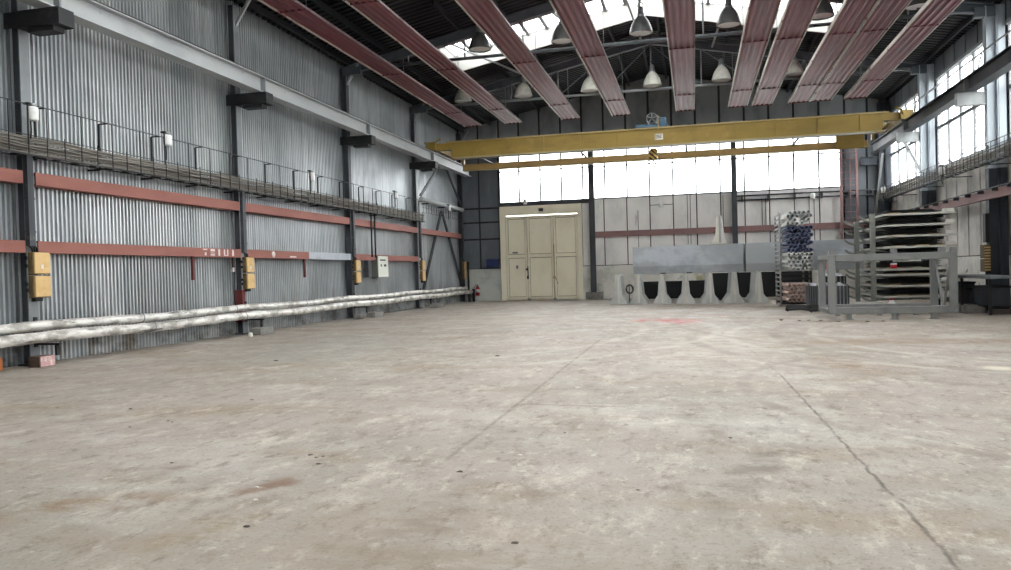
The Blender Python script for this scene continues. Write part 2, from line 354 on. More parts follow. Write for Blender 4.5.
        if bevel:
            m = o.modifiers.new('bevel', 'BEVEL'); m.width = bevel; m.segments = 2; m.limit_method = 'ANGLE'
        return o
def tag(o, label, cat, group=None, kind=None):
    o['label'] = label; o['category'] = cat
    if group: o['group'] = group
    if kind: o['kind'] = kind
    return o
def empty(name, loc, label, cat, group=None, kind=None):
    o = bpy.data.objects.new(name, None); COL.objects.link(o); o.location = loc; o.empty_display_size = .1; ORG[o.name] = Vector(loc)
    return tag(o, label, cat, group, kind)
def struct(o): o['kind'] = 'structure'; return o
def copy_tree(o, parent=None):
    c = o.copy(); COL.objects.link(c)
    if parent: c.parent = parent
    for ch in list(o.children): copy_tree(ch, c)
    return c
def B(*a): return MB().box(*a)

# ------------------------------------------------------------------ dimensions (metres)
XL, XR = -10.95, 8.15          # wall planes
YB, YF = 36.3, -9.0            # far gable wall, wall behind the camera
XA = -1.4                      # ridge line
SL = .2                        # roof slope
def zroof(x): return 8.2+SL*(x-XL) if x < XA else 8.2+SL*(XR-x)
YC = [10.85+6.3*k for k in range(5)]      # column lines
SKY = [(24.3, 27.2), (18.0, 20.9), (11.7, 14.6), (5.4, 8.3)]  # all but the first are added unseen, to brighten the hall
SX0, SX1 = -8.2, 5.4

# ------------------------------------------------------------------ shell
m = MB(); m.box(XL-.1, XR+.1, YF, YB+.1, -.2, 0)
struct(m.build('floor', 'floor'))
m = MB(); m.box(-90, XL-.6, -80, 110, -.35, -.3).box(XR+.6, 90, -80, 110, -.35, -.3).box(XL-.6, XR+.6, YB+.6, 110, -.35, -.3).box(XL-.6, XR+.6, -80, YF-.6, -.35, -.3)
struct(m.build('ground', paint('outdoor yard', '77756f', [], .9)))

# corrugated wall on the one side
def corrugated(x, y0, y1, z0, z1, pitch=.098, dep=.05):
    n = int((y1-y0)/pitch); vs = []
    for i in range(n):
        y = y0+i*pitch
        for f, d in ((0, 0), (.42, 0), (.52, -dep), (.88, -dep)):
            vs += [(x+d, y+f*pitch, z0), (x+d, y+f*pitch, z1)]
    k = len(vs)//2
    return MB()._add(vs, [(2*i, 2*i+2, 2*i+3, 2*i+1) for i in range(k-1)], False)
wl = struct(corrugated(XL, YF, YB, 0, 8.3).build('wall_left', 'galv'))
struct(B(XL-.14, XL-.08, YF, YB+.1, 0, 8.3).build('backing_sheet', 'joint', wl))

# gable wall at the far end
wb = struct(B(XL-.15, -8.93, YB+.08, YB+.14, 0, 7.2).box(-5.03, XR+.1, YB+.08, YB+.14, 0, 4.62).box(6.3, XR+.1, YB+.08, YB+.14, 4.62, 7.2).box(-8.93, -5.03, YB+.08, YB+.14, 4.45, 4.62).build('wall_back', 'joint'))
XS = [-5.03, -4.0, -2.95, -1.91, -.87, .16, 1.2, 2.23, 3.27, 4.3, 5.33, 6.3]
m = MB()
for a, c in zip(XS, XS[1:]): m.box(a+.025, c-.025, YB, YB+.08, 1.56, 4.6)
struct(m.build('pale_cladding', 'clad_light', wb))
m = MB()
for a, c in [(-10.93, -9.95), (-9.95, -8.97), (6.32, 7.25), (7.25, 8.13)]: m.box(a+.04, c-.04, YB, YB+.08, 1.56, 7.2)
struct(m.build('dark_cladding', 'clad_dark', wb))
m = MB()
m.prism([(XL-.15, 7.2), (XR+.16, 7.2), (XR+.16, 8.25), (XA, zroof(XA)+.05), (XL-.15, 8.25)], (0, YB+.08, 0), (0, YB+.14, 0), (1, 0, 0), (0, 0, 1))
struct(m.build('gable_backing', 'joint', wb))
m = MB(); x = -10.93
xs = [-10.93, -9.95, -8.93, -7.95, -6.95, -5.95, -4.95, -3.95, -2.93, -1.9, -.87, .17, 1.22, 2.27, 3.3, 4.33, 5.36, 6.4, 7.3, 8.13]
for a, c in zip(xs, xs[1:]):
    a += .05; c -= .05
    m.prism([(a, 7.25), (c, 7.25), (c, zroof(c)-.02), (a, zroof(a)-.02)] if not a < XA < c else [(a, 7.25), (c, 7.25), (c, zroof(c)-.02), (XA, zroof(XA)), (a, zroof(a)-.02)], (0, YB, 0), (0, YB+.08, 0), (1, 0, 0), (0, 0, 1))
struct(m.build('gable_cladding', 'clad_gable', wb))
struct(B(XL, -8.95, YB-.08, YB+.08, 0, 1.53).build('concrete_base', 'conc_base', wb))
struct(B(-5.03, XR, YB-.08, YB+.08, 0, 1.53).build('stained_base', 'conc_stained', wb))
m = MB()
for z in (4.42, 3.75, 2.95): m.box(XL, -8.95, YB-.05, YB, z-.04, z+.04)
struct(m.build('cladding_rail', 'steel_near_black', wb))
struct(B(-9.0, -4.55, YB-.06, YB+.08, 4.45, 4.6).build('gate_lintel', 'steel_dark', wb))

def window(name, make):
    w = make(); return w
# long window in the far gable
XW = [-8.93, -7.97, -6.95, -5.95, -4.95, -3.93, -2.91, -1.9, -.87, .16, 1.2, 2.23, 3.27, 4.3, 5.33, 6.3]
m = MB()
for a in XW: m.box(a-.035, a+.035, YB-.01, YB+.08, 4.62, 7.2)
m.box(-8.95, 6.32, YB-.02, YB+.1, 4.6, 4.66).box(-8.95, 6.32, YB-.02, YB+.1, 7.16, 7.25).box(-8.93, 6.3, YB+.0, YB+.07, 6.08, 6.13)
w = struct(m.build('window_1', 'steel_dark'))
struct(B(-8.93, 6.3, YB+.04, YB+.05, 4.62, 7.2).build('pane', 'glass', w))

# wall with the tall side windows
YW = [YF, -8.05, -1.75, 4.55]+YC[:4]+[YB]
wr = struct(B(XR+.1, XR+.16, YF, YB+.1, 0, 4.45).box(XR+.1, XR+.16, YF, YB+.1, 7.53, 8.3).build('wall_right', 'joint'))
m = MB(); m2 = MB()
for k in range(len(YW)-1):
    a, c = YW[k], YW[k+1]; n = max(1, round((c-a)/1.05)); st = (c-a)/n
    for i in range(n):
        p, q = a+i*st+.05, a+(i+1)*st-.05
        m.box(XR, XR+.1, p, q, 1.46, 4.42); m2.box(XR, XR+.1, p, q, 7.55, 8.2)
struct(m.build('pale_cladding', 'clad_right', wr)); struct(m2.build('dark_cladding', 'clad_dark', wr))
struct(B(XR-.05, XR+.1, YF, YB, 0, 1.43).build('concrete_base', 'conc_stained', wr))
wn = 2
for k in range(len(YW)-1):
    a, c = YW[k], YW[k+1]
    if c-a < 2: continue
    a += .13; c -= .13
    n = 5; st = (c-a)/n; m = MB()
    for i in range(n+1): m.box(XR, XR+.08, a+i*st-.05, a+i*st+.05, 4.45, 7.53)
    m.box(XR-.03, XR+.1, a, c, 4.42, 4.5).box(XR-.06, XR+.1, a, c, 7.48, 7.58).box(XR+.01, XR+.07, a, c, 5.80, 5.90)
    w = struct(m.build('window_%d' % wn, 'steel_mid')); wn += 1
    struct(B(XR+.04, XR+.05, a, c, 4.45, 7.53).build('pane', 'glass', w))
    struct(B(XR, XR+.16, c, c+.26, 4.45, 7.53).build('wall_pier', 'clad_dark', wr))

# wall behind the camera
wf = struct(MB().prism([(XL, 0), (XR, 0), (XR, 8.25), (XA, zroof(XA)+.05), (XL, 8.25)], (0, YF-.15, 0), (0, YF, 0), (1, 0, 0), (0, 0, 1)).build('wall_rear', 'clad_dark'))

# roof deck with rooflight openings
def deck(m, xa, xb, y0, y1, pitch=.26):
    n = max(1, int((y1-y0)/pitch)); p = (y1-y0)/n; ys = []
    for i in range(n):
        b = y0+i*p; ys += [(b, 0), (b+p*.55, 0), (b+p*.65, .05), (b+p*.9, .05)]
    ys.append((y1, 0)); vs = []
    for y, dz in ys: vs += [(xa, y, zroof(xa)+dz), (xb, y, zroof(xb)+dz)]
    m._add(vs, [(2*i, 2*i+1, 2*i+3, 2*i+2) for i in range(len(ys)-1)])
m = MB(); cuts = sorted(SKY); solid = []; y = YF-.2
for a, c in cuts:
    solid.append((y, a)); y = c
solid.append((y, YB+.2))
for a, c in solid:
    deck(m, XL-.3, XA, a, c); deck(m, XA, XR+.3, a, c)
for a, c in cuts:
    x0 = SX0 if a != 18.0 else -6.4  # this added opening is narrowed to stay out of view
    deck(m, XL-.3, x0, a, c); deck(m, SX1, XR+.3, a, c)
ce = struct(m.build('ceiling', 'roof'))
for px in (-10.6, -9.3, -8.3, -6.9, -5.5, -4.1, -2.7, -1.75, -1.05, -.1, 1.3, 2.7, 4.1, 5.5, 6.7, 7.8):
    m = MB()
    for a, c in (solid if SX0 < px < SX1 else [(YF-.1, YB)]): m.box(px-.035, px+.035, a, c, zroof(px)-.17, zroof(px)-.005)
    struct(m.build('purlin', 'roof', ce))
for a, c in cuts[2:]:
    SX0 = -8.2 if a != 18.0 else -6.4  # added rooflight kept narrower, outside the camera's view
    # raised rooflight: white upstands, glazing bars, panes on both slopes
    up = .42; m = MB()
    for xa, xb in ((SX0, XA), (XA, SX1)):
        for yy in (a, c):
            m.prism([(xa, zroof(xa)-.2), (xb, zroof(xb)-.2), (xb, zroof(xb)+up), (xa, zroof(xa)+up)], (0, yy-.04, 0), (0, yy+.04, 0), (1, 0, 0), (0, 0, 1))
    for xx in (SX0, SX1): m.box(xx-.04, xx+.04, a, c, zroof(xx)-.2, zroof(xx)+up)
    w = struct(m.build('window_%d' % wn, 'curb')); wn += 1
    m = MB()
    for i in range(21):
        xx = SX0+(SX1-SX0)*i/20; m.box(xx-.06, xx+.06, a, c, zroof(xx)+up-.08, zroof(xx)+up-.01)
    for f in (.0, .5, 1.0):
        yy = a+(c-a)*f
        for xa, xb in ((SX0, XA), (XA, SX1)): m.bar((xa, yy, zroof(xa)+up-.03), (xb, yy, zroof(xb)+up-.03), .11, .06)
    struct(m.build('glazing_bars', 'steel_mid', w))
    m = MB()
    for xa, xb in ((SX0, XA), (XA, SX1)): m._add([(xa, a, zroof(xa)+up), (xb, a, zroof(xb)+up), (xb, c, zroof(xb)+up), (xa, c, zroof(xa)+up)], [(0, 1, 2, 3)])
    struct(m.build('pane', 'glass', w))
for a, c in cuts[:2]:  # added rooflights over the near bays, unseen, for more daylight
    m = MB()
    for xa, xb in ((SX0, XA), (XA, SX1)): m._add([(xa, a, zroof(xa)+.1), (xb, a, zroof(xb)+.1), (xb, c, zroof(xb)+.1), (xa, c, zroof(xa)+.1)], [(0, 1, 2, 3)])
    struct(m.build('window_%d' % wn, 'glass')); wn += 1

# gate in the far wall (a door of three leaves with cream panels)
GX0, GX1 = -8.93, -5.03
g = struct(B(GX0, GX0+.28, YB-.12, YB+.1, 0, 4.45).box(GX1-.2, GX1, YB-.12, YB+.1, 0, 4.45).box(GX0+.28, GX1-.2, YB-.115, YB+.1, 4.012, 4.45).box(GX0+.28, GX1-.2, YB+.0, YB+.1, -.01, 3.98).build('door_1', 'cream'))
lx = [GX0+.28, -7.63, -6.37, GX1-.2]
for i, (a, c) in enumerate(zip(lx, lx[1:])):
    a += .012; c -= .012; y0 = YB-.06
    lf = struct(B(a, c, y0, y0+.06, .04, 3.98).build('door_leaf', 'cream', g))
    m = MB(); w = .09
    for x0, x1, z0, z1 in ((a, a+w, .04, 3.98), (c-w, c, .04, 3.98), (a, c, .04, .16), (a, c, 3.86, 3.98), (a, c, 2.02, 2.16)): m.box(x0, x1, y0-.045, y0, z0, z1)
    struct(m.build('leaf_frame', 'cream', lf))
    m = MB()
    for z0, z1 in ((.17, 2.0), (2.18, 3.84)):
        for x0, x1, p, q in ((a+w, c-w, z1-.015, z1+.012), (a+w, c-w, z0-.012, z0+.012), (a+w, a+w+.018, z0, z1), (c-w-.018, c-w, z0, z1)): m.box(x0, x1, y0-.012, y0+.001, p, q)
    struct(m.build('panel_seam', 'cream_dark', lf))
m = B(-7.67, -7.59, YB-.15, YB-.1, 1.0, 1.16).box(-7.72, -7.62, YB-.14, YB-.1, 1.42, 1.5).box(-7.64, -7.6, YB-.14, YB-.1, 1.1, 1.6)
struct(m.build('door_handle', 'dark_iron', g))
struct(MB().tube((-6.36, YB-.13, .05), (-6.36, YB-.13, 2.6), .022).bar((-6.36, YB-.14, 1.15), (-6.2, YB-.14, .75), .04, .03).box(-6.42, -6.3, YB-.15, YB-.1, 1.0, 1.1).build('bolt_rod', 'flange', g))
struct(B(-8.35, -8.1, YB-.075, YB-.06, 2.22, 2.3).box(-8.2, -8.1, YB-.07, YB-.06, 1.5, 1.66).build('leaf_plate', 'steel_mid', g))
struct(B(-7.66, -7.5, YB-.14, YB-.08, 0, .07).box(-6.42, -6.28, YB-.14, YB-.08, 0, .07).build('floor_stop', 'steel_light', g))

# ------------------------------------------------------------------ columns
OL = ['fifth', 'fourth', 'third', 'second', 'first']
near_l = ['steel column beside the large ochre switch box and brown floor block',
          'steel column with a dark red painted foot beside an ochre switch box',
          'steel column between the white repainted bar and the pale control cabinet',
          'steel column where the crossed wall bracing starts, third before the far corner pier',
          'slim steel column in the corner beside the fire extinguisher wall']
near_l[3] = 'steel column with bright flange edge beside the diagonal wall bracing'
for k, y in enumerate(YC):
    if k == 4: y = 36.0
    c = empty('steel_column', (-10.82, y, 0), near_l[k], 'column', 'columns along the corrugated wall', 'thing')
    h = 8.0
    w = .2
    MB().box(-10.72, -10.70, y-w/2, y+w/2, 0, h).box(-10.90, -10.88, y-w/2, y+w/2, 0, h).build('flange', 'steel_mid' if k in (0, 1, 3) else 'steel_dark', c)
    MB().box(-10.88, -10.72, y-.05, y-.035, 0, h).build('web', 'steel_dark', c)
    if k < 4:
        # corbel carrying the crane runway
        m = MB().box(-10.94, -9.87, y-.15, y-.135, 5.55, 5.81).box(-10.94, -9.87, y+.135, y+.15, 5.55, 5.81).box(-10.69, -9.87, y-.17, y+.17, 5.79, 5.812).box(-10.69, -9.87, y-.17, y+.17, 5.54, 5.562).box(-9.87, -9.85, y-.16, y+.16, 5.54, 5.81).box(-10.5, -10.0, y-.12, y+.12, 5.46, 5.54)
        m.build('corbel', 'steel_near_black', c)
    MB().bar((-10.72, y, 7.5), (-10.3, y, 8.12), .07, .07).build('knee_brace', 'steel_light', c)
    MB().box(-10.92, -10.66, y-.14, y+.14, 0, .03).build('base_plate', 'steel_dark', c)
    if k == 1:
        MB().box(-10.905, -10.695, y-.11, y+.02, .3, 1.08).build('red_foot', 'red_dark', c)['label'] = 'dark red painted foot'
for k in (2, 3, 4):
    y = YC[k] if k < 4 else 36.0
    lab = {2: 'tall pale column with a dark lower half, standing behind the grey box cradle',
           3: 'pale column between two bays of tall side windows above the sheet rack',
           4: 'dark column in the far corner beside the red ladder'}[k]
    c = empty('steel_column', (7.9, y, 0), lab, 'column', 'columns along the window wall', 'thing')
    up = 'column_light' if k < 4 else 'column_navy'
    for z0, z1, mt, nm in ((0, 3.75, 'column_navy', 'lower_shaft'), (3.75, 8.05, up, 'upper_shaft')):  # dark navy below, the column's upper colour above
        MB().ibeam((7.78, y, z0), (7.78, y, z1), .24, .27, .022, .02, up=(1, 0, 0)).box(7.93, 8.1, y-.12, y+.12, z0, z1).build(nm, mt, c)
    if k < 4: MB().ibeam((7.66, y, 5.63), (6.95, y, 5.63), .2, .35, .02, .12).box(6.93, 6.95, y-.1, y+.1, 5.455, 5.805).build('corbel', 'steel_light', c)
    else: MB().ibeam((7.66, y, 5.63), (6.95, y, 5.63), .2, .35).build('corbel', 'column_navy', c)
# gable posts
m = empty('gable_post', (-4.53, 36.15, 0), 'dark grey steel post standing beside the cream gate on a concrete foot', 'post', 'posts of the gable wall')
MB().ibeam((-4.53, 36.1, .3), (-4.53, 36.1, 7.2), .24, .22, .02, .02, up=(0, 1, 0)).build('shaft', 'steel_dark', m)
B(-4.9, -4.1, 35.95, 36.22, 0, .32).build('concrete_foot', 'conc_block', m, .02)
m = empty('gable_post', (1.78, 36.15, 0), 'dark grey steel post rising behind the upright concrete barrier stub', 'post', 'posts of the gable wall')
MB().ibeam((1.78, 36.1, 0), (1.78, 36.1, 7.2), .22, .22, .02, .02, up=(0, 1, 0)).build('shaft', 'steel_dark', m)
B(1.6, 1.96, 35.98, 36.2, 0, .06).build('foot', 'steel_dark', m)

# ------------------------------------------------------------------ crane runway girders
def runway(x, y0, y1, label, mat, side, rod):
    r = empty('crane_runway', (x, (y0+y1)/2, 5.6), label, 'crane rail', 'crane runway girders')
    MB().ibeam((x, y0, 6.01), (x, y1, 6.01), .3, .39, .025, .05).build('girder', mat, r)
    MB().box(x-.03, x+.03, y0, y1, 6.206, 6.26).build('rail', 'steel_dark', r)
    for y in YC[:4]:
        if y0 < y < y1: MB().box(x-.145, x+.145, y-.02, y+.02, 5.84, 6.18).build('stiffener', 'steel_mid', r)
    if rod:
        MB().tube((x+side*.3, y0, 6.85), (x+side*.3, y1, 6.85), .025, 8).build('conductor_rod', 'steel_light', r)
        m = MB()
        for y in YC[:4]:
            if y0 < y < y1: m.bar((x+side*.14, y, 6.2), (x+side*.3, y, 6.85), .03, .03)
        m.build('rod_bracket', 'steel_dark', r)
    else:
        MB().box(x-.12, x+.16, y0, y1, 6.208, 6.222).build('cover_strip', 'steel_near_black', r)
runway(-10.1, 8.5, 35.1, 'pale grey crane runway girder along the corrugated wall', 'steel_light', -1, False)
runway(7.28, 17.6, 35.1, 'crane runway girder coloured dark as backlit by the tall side windows', 'steel_dark', 1, True)  # dark steel puts the backlight of the windows into the colour

# ------------------------------------------------------------------ red bars and wall items on the corrugated wall
bar_lab = {
 (0, 0): ('upper red bar ending just before the nearest switch box column', 'lower red bar ending just before the nearest switch box column'),
 (0, 1): ('upper red bar on the bay between the two biggest switch boxes', 'lower red bar with white stencil figures between the two biggest switch boxes'),
 (0, 2): ('upper red bar above the white repainted bar', 'lower red bar with a white disc, next to the white repainted bar'),
 (0, 3): ('upper red bar behind the twin conduits of the control cabinet', 'lower red bar above the pale control cabinet'),
 (0, 4): ('upper red bar behind the crossed diagonal bracing', '')}
spans = [(8.6, 10.72), (10.98, 17.03), (17.27, 23.3), (23.55, 29.62), (29.87, 35.9)]
for i, (a, c) in enumerate(spans):
    for j, (z0, z1) in enumerate(((3.01, 3.22), (1.87, 2.07))):
        if i == 4 and j == 1: continue
        e = c
        if i == 2 and j == 1: e = 20.5
        t = empty('red_crossbar', (-10.72, (a+e)/2, z0), bar_lab[(0, i)][j], 'wall bar', 'red bars along the corrugated wall')
        MB().box(-10.71, -10.69, a, e, z0, z1).box(-10.94, -10.71, a, e, z0, z0+.015).box(-10.94, -10.71, a, e, z1-.015, z1).build('channel', 'red_oxide', t)
        if i == 1 and j == 1:
            # stencilled figures, worn and only partly readable
            def stroke(ya, yb, za, zb): m.box(-10.69, -10.687, ya, yb, za, zb)
            for g_, y0 in (('3', 15.52), ('8', 15.80), ('1', 16.10), ('0', 16.32), ('1', 16.66)):
                m = MB()
                if g_ == '3': stroke(y0, y0+.16, 2.02, 2.05); stroke(y0+.06, y0+.13, 1.9, 1.97)
                if g_ == '8': stroke(y0, y0+.17, 1.995, 2.05); stroke(y0, y0+.17, 1.9, 1.93); stroke(y0, y0+.17, 1.95, 1.965)
                if g_ == '1': stroke(y0, y0+.07, 1.9, 2.05)
                if g_ == '0': stroke(y0, y0+.05, 1.9, 2.05); stroke(y0+.13, y0+.18, 1.9, 2.05); stroke(y0, y0+.18, 1.9, 1.92)
                m.build('stencil_figure', 'white_mark', t)
        if i == 2 and j == 1:
            MB().lathe([(.0001, 0), (.085, 0), (.085, .004), (.0001, .004)], (-10.69, 18.55, 1.97), 'x', 16).build('white_disc', 'white_mark', t)
            MB().box(-10.69, -10.686, 19.4, 19.75, 1.9, 1.94).build('white_smear', 'white_mark', t)
t = empty('white_crossbar', (-10.72, 22, 1.87), 'bluish white repainted bar between the second and third switch boxes', 'wall bar', 'red bars along the corrugated wall')
MB().box(-10.71, -10.69, 20.5, 23.3, 1.87, 2.07).box(-10.94, -10.71, 20.5, 23.3, 1.87, 1.885).box(-10.94, -10.71, 20.5, 23.3, 2.055, 2.07).build('channel', 'white_repaint', t)
for y, lab in ((15.18, 'short dark red rod hanging under the bar with the stencil figures'), (20.27, 'short dark red rod hanging where the red bar meets the white one')):
    tag(MB().box(-10.75, -10.70, y-.035, y+.035, 1.35, 1.875).build('hanging_bracket', 'red_dark'), lab, 'bracket', 'hanging rods under the bars')

# switch boxes on the columns, with their feed conduits
def switch_box(y0, w, z0, z1, label, far):
    t = empty('switch_box', (-10.64, y0+w/2, z0), label, 'switch box', 'ochre switch boxes on the columns')
    zm = (z0+z1)/2
    for nm, a, c in (('lower_case', z0, zm-.01), ('upper_case', zm+.01, z1)):
        cs = B(-10.7, -10.60, y0, y0+w, a, c).build(nm, 'box_side', t, .012)
        B(-10.60, -10.565, y0+.01, y0+w-.005, a+.01, c-.01).build('cover', 'box_yellow', cs, .02)
    if not far:
        B(-10.565, -10.561, y0+w*.38, y0+w*.55, zm+.1, zm+.17).build('warning_plate', 'white_sign', t)
        m = MB()
        for zz in (z0+.1, z0+.2, zm+.12, zm+.25): m.box(-10.71, -10.66, y0-.05, y0, zz, zz+.06)
        m.build('cable_gland', 'dark_iron', t)
        MB().box(-10.68, -10.6, y0+.03, y0+w*.55, z0-.06, z0).build('cable_outlet', 'dark_rubber', t)
    MB().box(-10.7, -10.62, y0-.02, y0+.1, z1+.1, 3.5).box(-10.705, -10.61, y0-.03, y0+.11, 2.2, 2.23).box(-10.705, -10.61, y0-.03, y0+.11, 2.75, 2.78).build('conduit', 'steel_dark', t)
    m = MB()
    for d in (0., .05, .1): m.path([(-10.66, y0+.0+d*.6, z1+.12), (-10.63, y0+.03+d, z1+.06), (-10.64, y0+.05+d, z1-.01)], .018)
    m.build('feed_cable', 'dark_rubber', t)
switch_box(10.76, .34, 1.12, 1.88, 'biggest ochre twin switch box on the column above the brown floor block', False)
switch_box(17.09, .33, 1.10, 1.88, 'ochre twin switch box on the column with the red foot', False)
switch_box(23.45, .33, 1.12, 1.87, 'ochre twin switch box at the end of the white repainted bar', False)
switch_box(29.8, .33, 1.08, 1.92, 'narrow ochre switch box where the lower red bar ends', False)
switch_box(35.7, .3, 1.08, 1.92, 'small dim ochre switch box in the far corner of the corrugated wall', True)
t = empty('wall_switch', (-10.86, 17.02, 1.5), 'tiny white light switch on the column beside the second switch box', 'switch')
B(-10.9, -10.84, 16.9, 16.98, 1.53, 1.63).build('case', 'white_sign', t, .005)
MB().path([(-10.86, 16.94, 1.63), (-10.86, 16.94, 1.98), (-10.72, 16.94, 2.02), (-10.7, 17.1, 2.02)], .018).build('conduit', 'red_dark', t)

# control cabinet
t = empty('control_cabinet', (-10.75, 25.7, 1.29), 'pale control cabinet fixed to the corrugated wall under twin conduits', 'cabinet')
B(-10.88, -10.62, 25.3, 26.2, 1.29, 2.03).build('case', 'green_dark', t, .01)
B(-10.62, -10.59, 25.32, 26.19, 1.3, 2.02).build('cabinet_door', 'cab_white', t, .008)
m = MB()
for a, c, z in ((25.45, 25.95, 1.86), (25.5, 25.6, 1.66), (25.8, 26.0, 1.66)): m.box(-10.59, -10.585, a, c, z, z+.05 if z > 1.8 else z+.08)
m.build('meter_window', 'ink', t)
for y in (24.95, 25.25): MB().tube((-10.66, y, 3.72), (-10.66, y, 1.98), .03, 8).build('conduit', 'steel_near_black', t)
MB().box(-10.85, -10.7, 24.7, 24.95, 1.3, 2.0).build('side_bracket', 'steel_dark', t)

# cable tray along the corrugated wall: rail, posts, basket full of cables
def many(name, ms, mat, parent):
    for m in ms: m.build(name, mat, parent)
def tray(x0, x1, y0, y1, label, zb, zt, zr, pitch, wall_x, fine):
    t = empty('cable_tray', ((x0+x1)/2, y0, zb), label, 'cable tray', 'cable trays along the walls')
    s = 1 if x0 > wall_x else -1
    xo = x1 if s > 0 else x0
    MB().bar((xo, y0, zr), (xo, y1, zr), .016, .016).build('top_rail', 'steel_near_black', t)
    m = MB().bar((x0, y0, zb), (x0, y1, zb), .025, .025).bar((x1, y0, zb), (x1, y1, zb), .025, .025).bar((xo, y0, zt), (xo, y1, zt), .012, .012)
    n = int((y1-y0)/.42)
    for i in range(n): 
        yy = y0+.2+i*.42; m.bar((x0, yy, zb), (x1, yy, zb), .012, .03)
    m.build('basket', 'steel_near_black', t)
    nb = int((y1-y0)/pitch)
    for i in range(min(nb, 95)):
        yy = y0+.15+i*pitch; MB().box(xo-.006, xo+.006, yy-.007, yy+.007, zb, zr if i % 2 == 0 or not fine else zt+.05).build('post', 'steel_near_black', t)
    m = MB(); rr = random.Random(3)
    for j in range(34 if fine else 14):
        zz = zb+.03+rr.random()*(zt-zb-.05); xx = x0+.03+rr.random()*(x1-x0-.06); pts = []
        k = int((y1-y0)/.7)
        for i in range(k+1): pts.append((xx+rr.uniform(-.02, .02), y0+(y1-y0)*i/k, zz+rr.uniform(-.025, .025)))
        m.path(pts, rr.choice((.009, .012, .016)), 5)
    m.build('cables', 'cable', t)['kind'] = 'stuff'
    yy = y0+2.4
    while yy < y1:
        m = MB()
        xi = x0 if xo == x1 else x1
        for z in (zb-.01, zr): m.bar((xo, yy, z), (xi, yy, z), .02, .02)
        m.bar((xi, yy, zb-.02), (wall_x, yy, zb-.02), .03, .03).bar((xi, yy, zb), (xi, yy, zr), .03, .03)
        m.build('bracket', 'steel_near_black', t); yy += 1.45 if fine else 3.
tray(-10.68, -10.48, 8.6, 30.0, 'cable tray with railing running along the corrugated wall above the red bars', 3.46, 3.78, 4.28, .38, XL, True)
tray(7.42, 7.6, 17.8, 35.6, 'cable tray with railing under the tall side windows', 3.85, 4.2, 4.33, .3, XR, False)
t = empty('lagged_pipe', (-10.75, 33, 4.4), 'short pale horizontal pipe through the crossed wall bracing', 'pipe')
MB().tube((-10.68, 30.1, 4.4), (-10.68, 35.95, 4.37), .09, 14).build('lagging', 'steel_light', t)
m = MB()
for y in (30.9, 33., 35.2): m.box(-10.93, -10.62, y-.03, y+.03, 4.25, 4.3)
m.build('bracket', 'steel_dark', t)
t = empty('wire_ladder', (-10.7, 33, 3.95), 'thin wire cable ladder below the short pale pipe', 'cable tray')
m = MB().bar((-10.6, 30, 4.05), (-10.6, 35.9, 4.05), .015, .015).bar((-10.6, 30, 3.85), (-10.6, 35.9, 3.85), .015, .015)
for i in range(18): m.bar((-10.6, 30.15+i*.33, 3.85), (-10.6, 30.15+i*.33, 4.2), .014, .014)
m.build('wires', 'steel_near_black', t)

# flood lamps
def flood(p, label, d=1, gr='flood lamps on the cable trays'):
    t = empty('flood_lamp', p, label, 'lamp', gr)
    x, y, z = p
    MB().lathe([(.001, .0), (.075, 0), (.085, .03), (.085, .2), (.07, .22), (.001, .22)], (x, y, z), 'z', 16).build('housing', 'lamp_white', t)
    MB().lathe([(.001, .0), (.06, 0), (.06, .06), (.001, .06)], (x, y, z+.22), 'z', 12).build('cap', 'aluminium', t)
    MB().box(x-.01, x+.01, y-.11, y-.09, z-.4, z+.27).box(x-.08, x+.02, y-.11, y, z+.25, z+.28).build('bracket', 'dark_iron', t)
    MB().path([(x, y-.05, z-.01), (x-.02, y-.02, z-.15), (x, y-.06, z-.3)], .012).build('lamp_cord', 'dark_rubber', t)
flood((-10.45, 10.72, 4.02), 'grimy flood lamp on the tray at the column with the biggest switch box')
flood((-10.45, 14.1, 4.12), 'white flood lamp on the tray above the stencilled red bar')
flood((-10.45, 20.35, 4.08), 'white flood lamp on the tray above the white repainted bar')
flood((-10.45, 26.75, 4.12), 'white flood lamp on the tray above the control cabinet')
flood((-10.45, 33.1, 4.12), 'white flood lamp at the pipe through the crossed bracing')
flood((7.38, 34.0, 4.1), 'white flood lamp on the window side tray near the far corner')
flood((7.38, 26.4, 3.95), 'white flood lamp on the window side tray beside the pale column')
for p, lab in (((-7.65, 36.05, 4.5), 'small white lamp on the lintel over the cream gate'), ((-1.4, 36.05, 4.05), 'small white lamp on the far wall under the long window'), ((5.0, 35.9, 4.12), 'small white lamp on the far wall conduit above the tube stack')):
    t = empty('wall_lamp', p, lab, 'lamp', 'small lamps on the far wall'); x, y, z = p
    MB().lathe([(.001, 0), (.08, .0), (.1, .05), (.1, .22), (.06, .26), (.001, .26)], p, 'z', 14).build('housing', 'lamp_white', t)
    MB().box(x-.03, x+.03, y, 36.3, z+.16, z+.2).build('bracket', 'dark_iron', t)

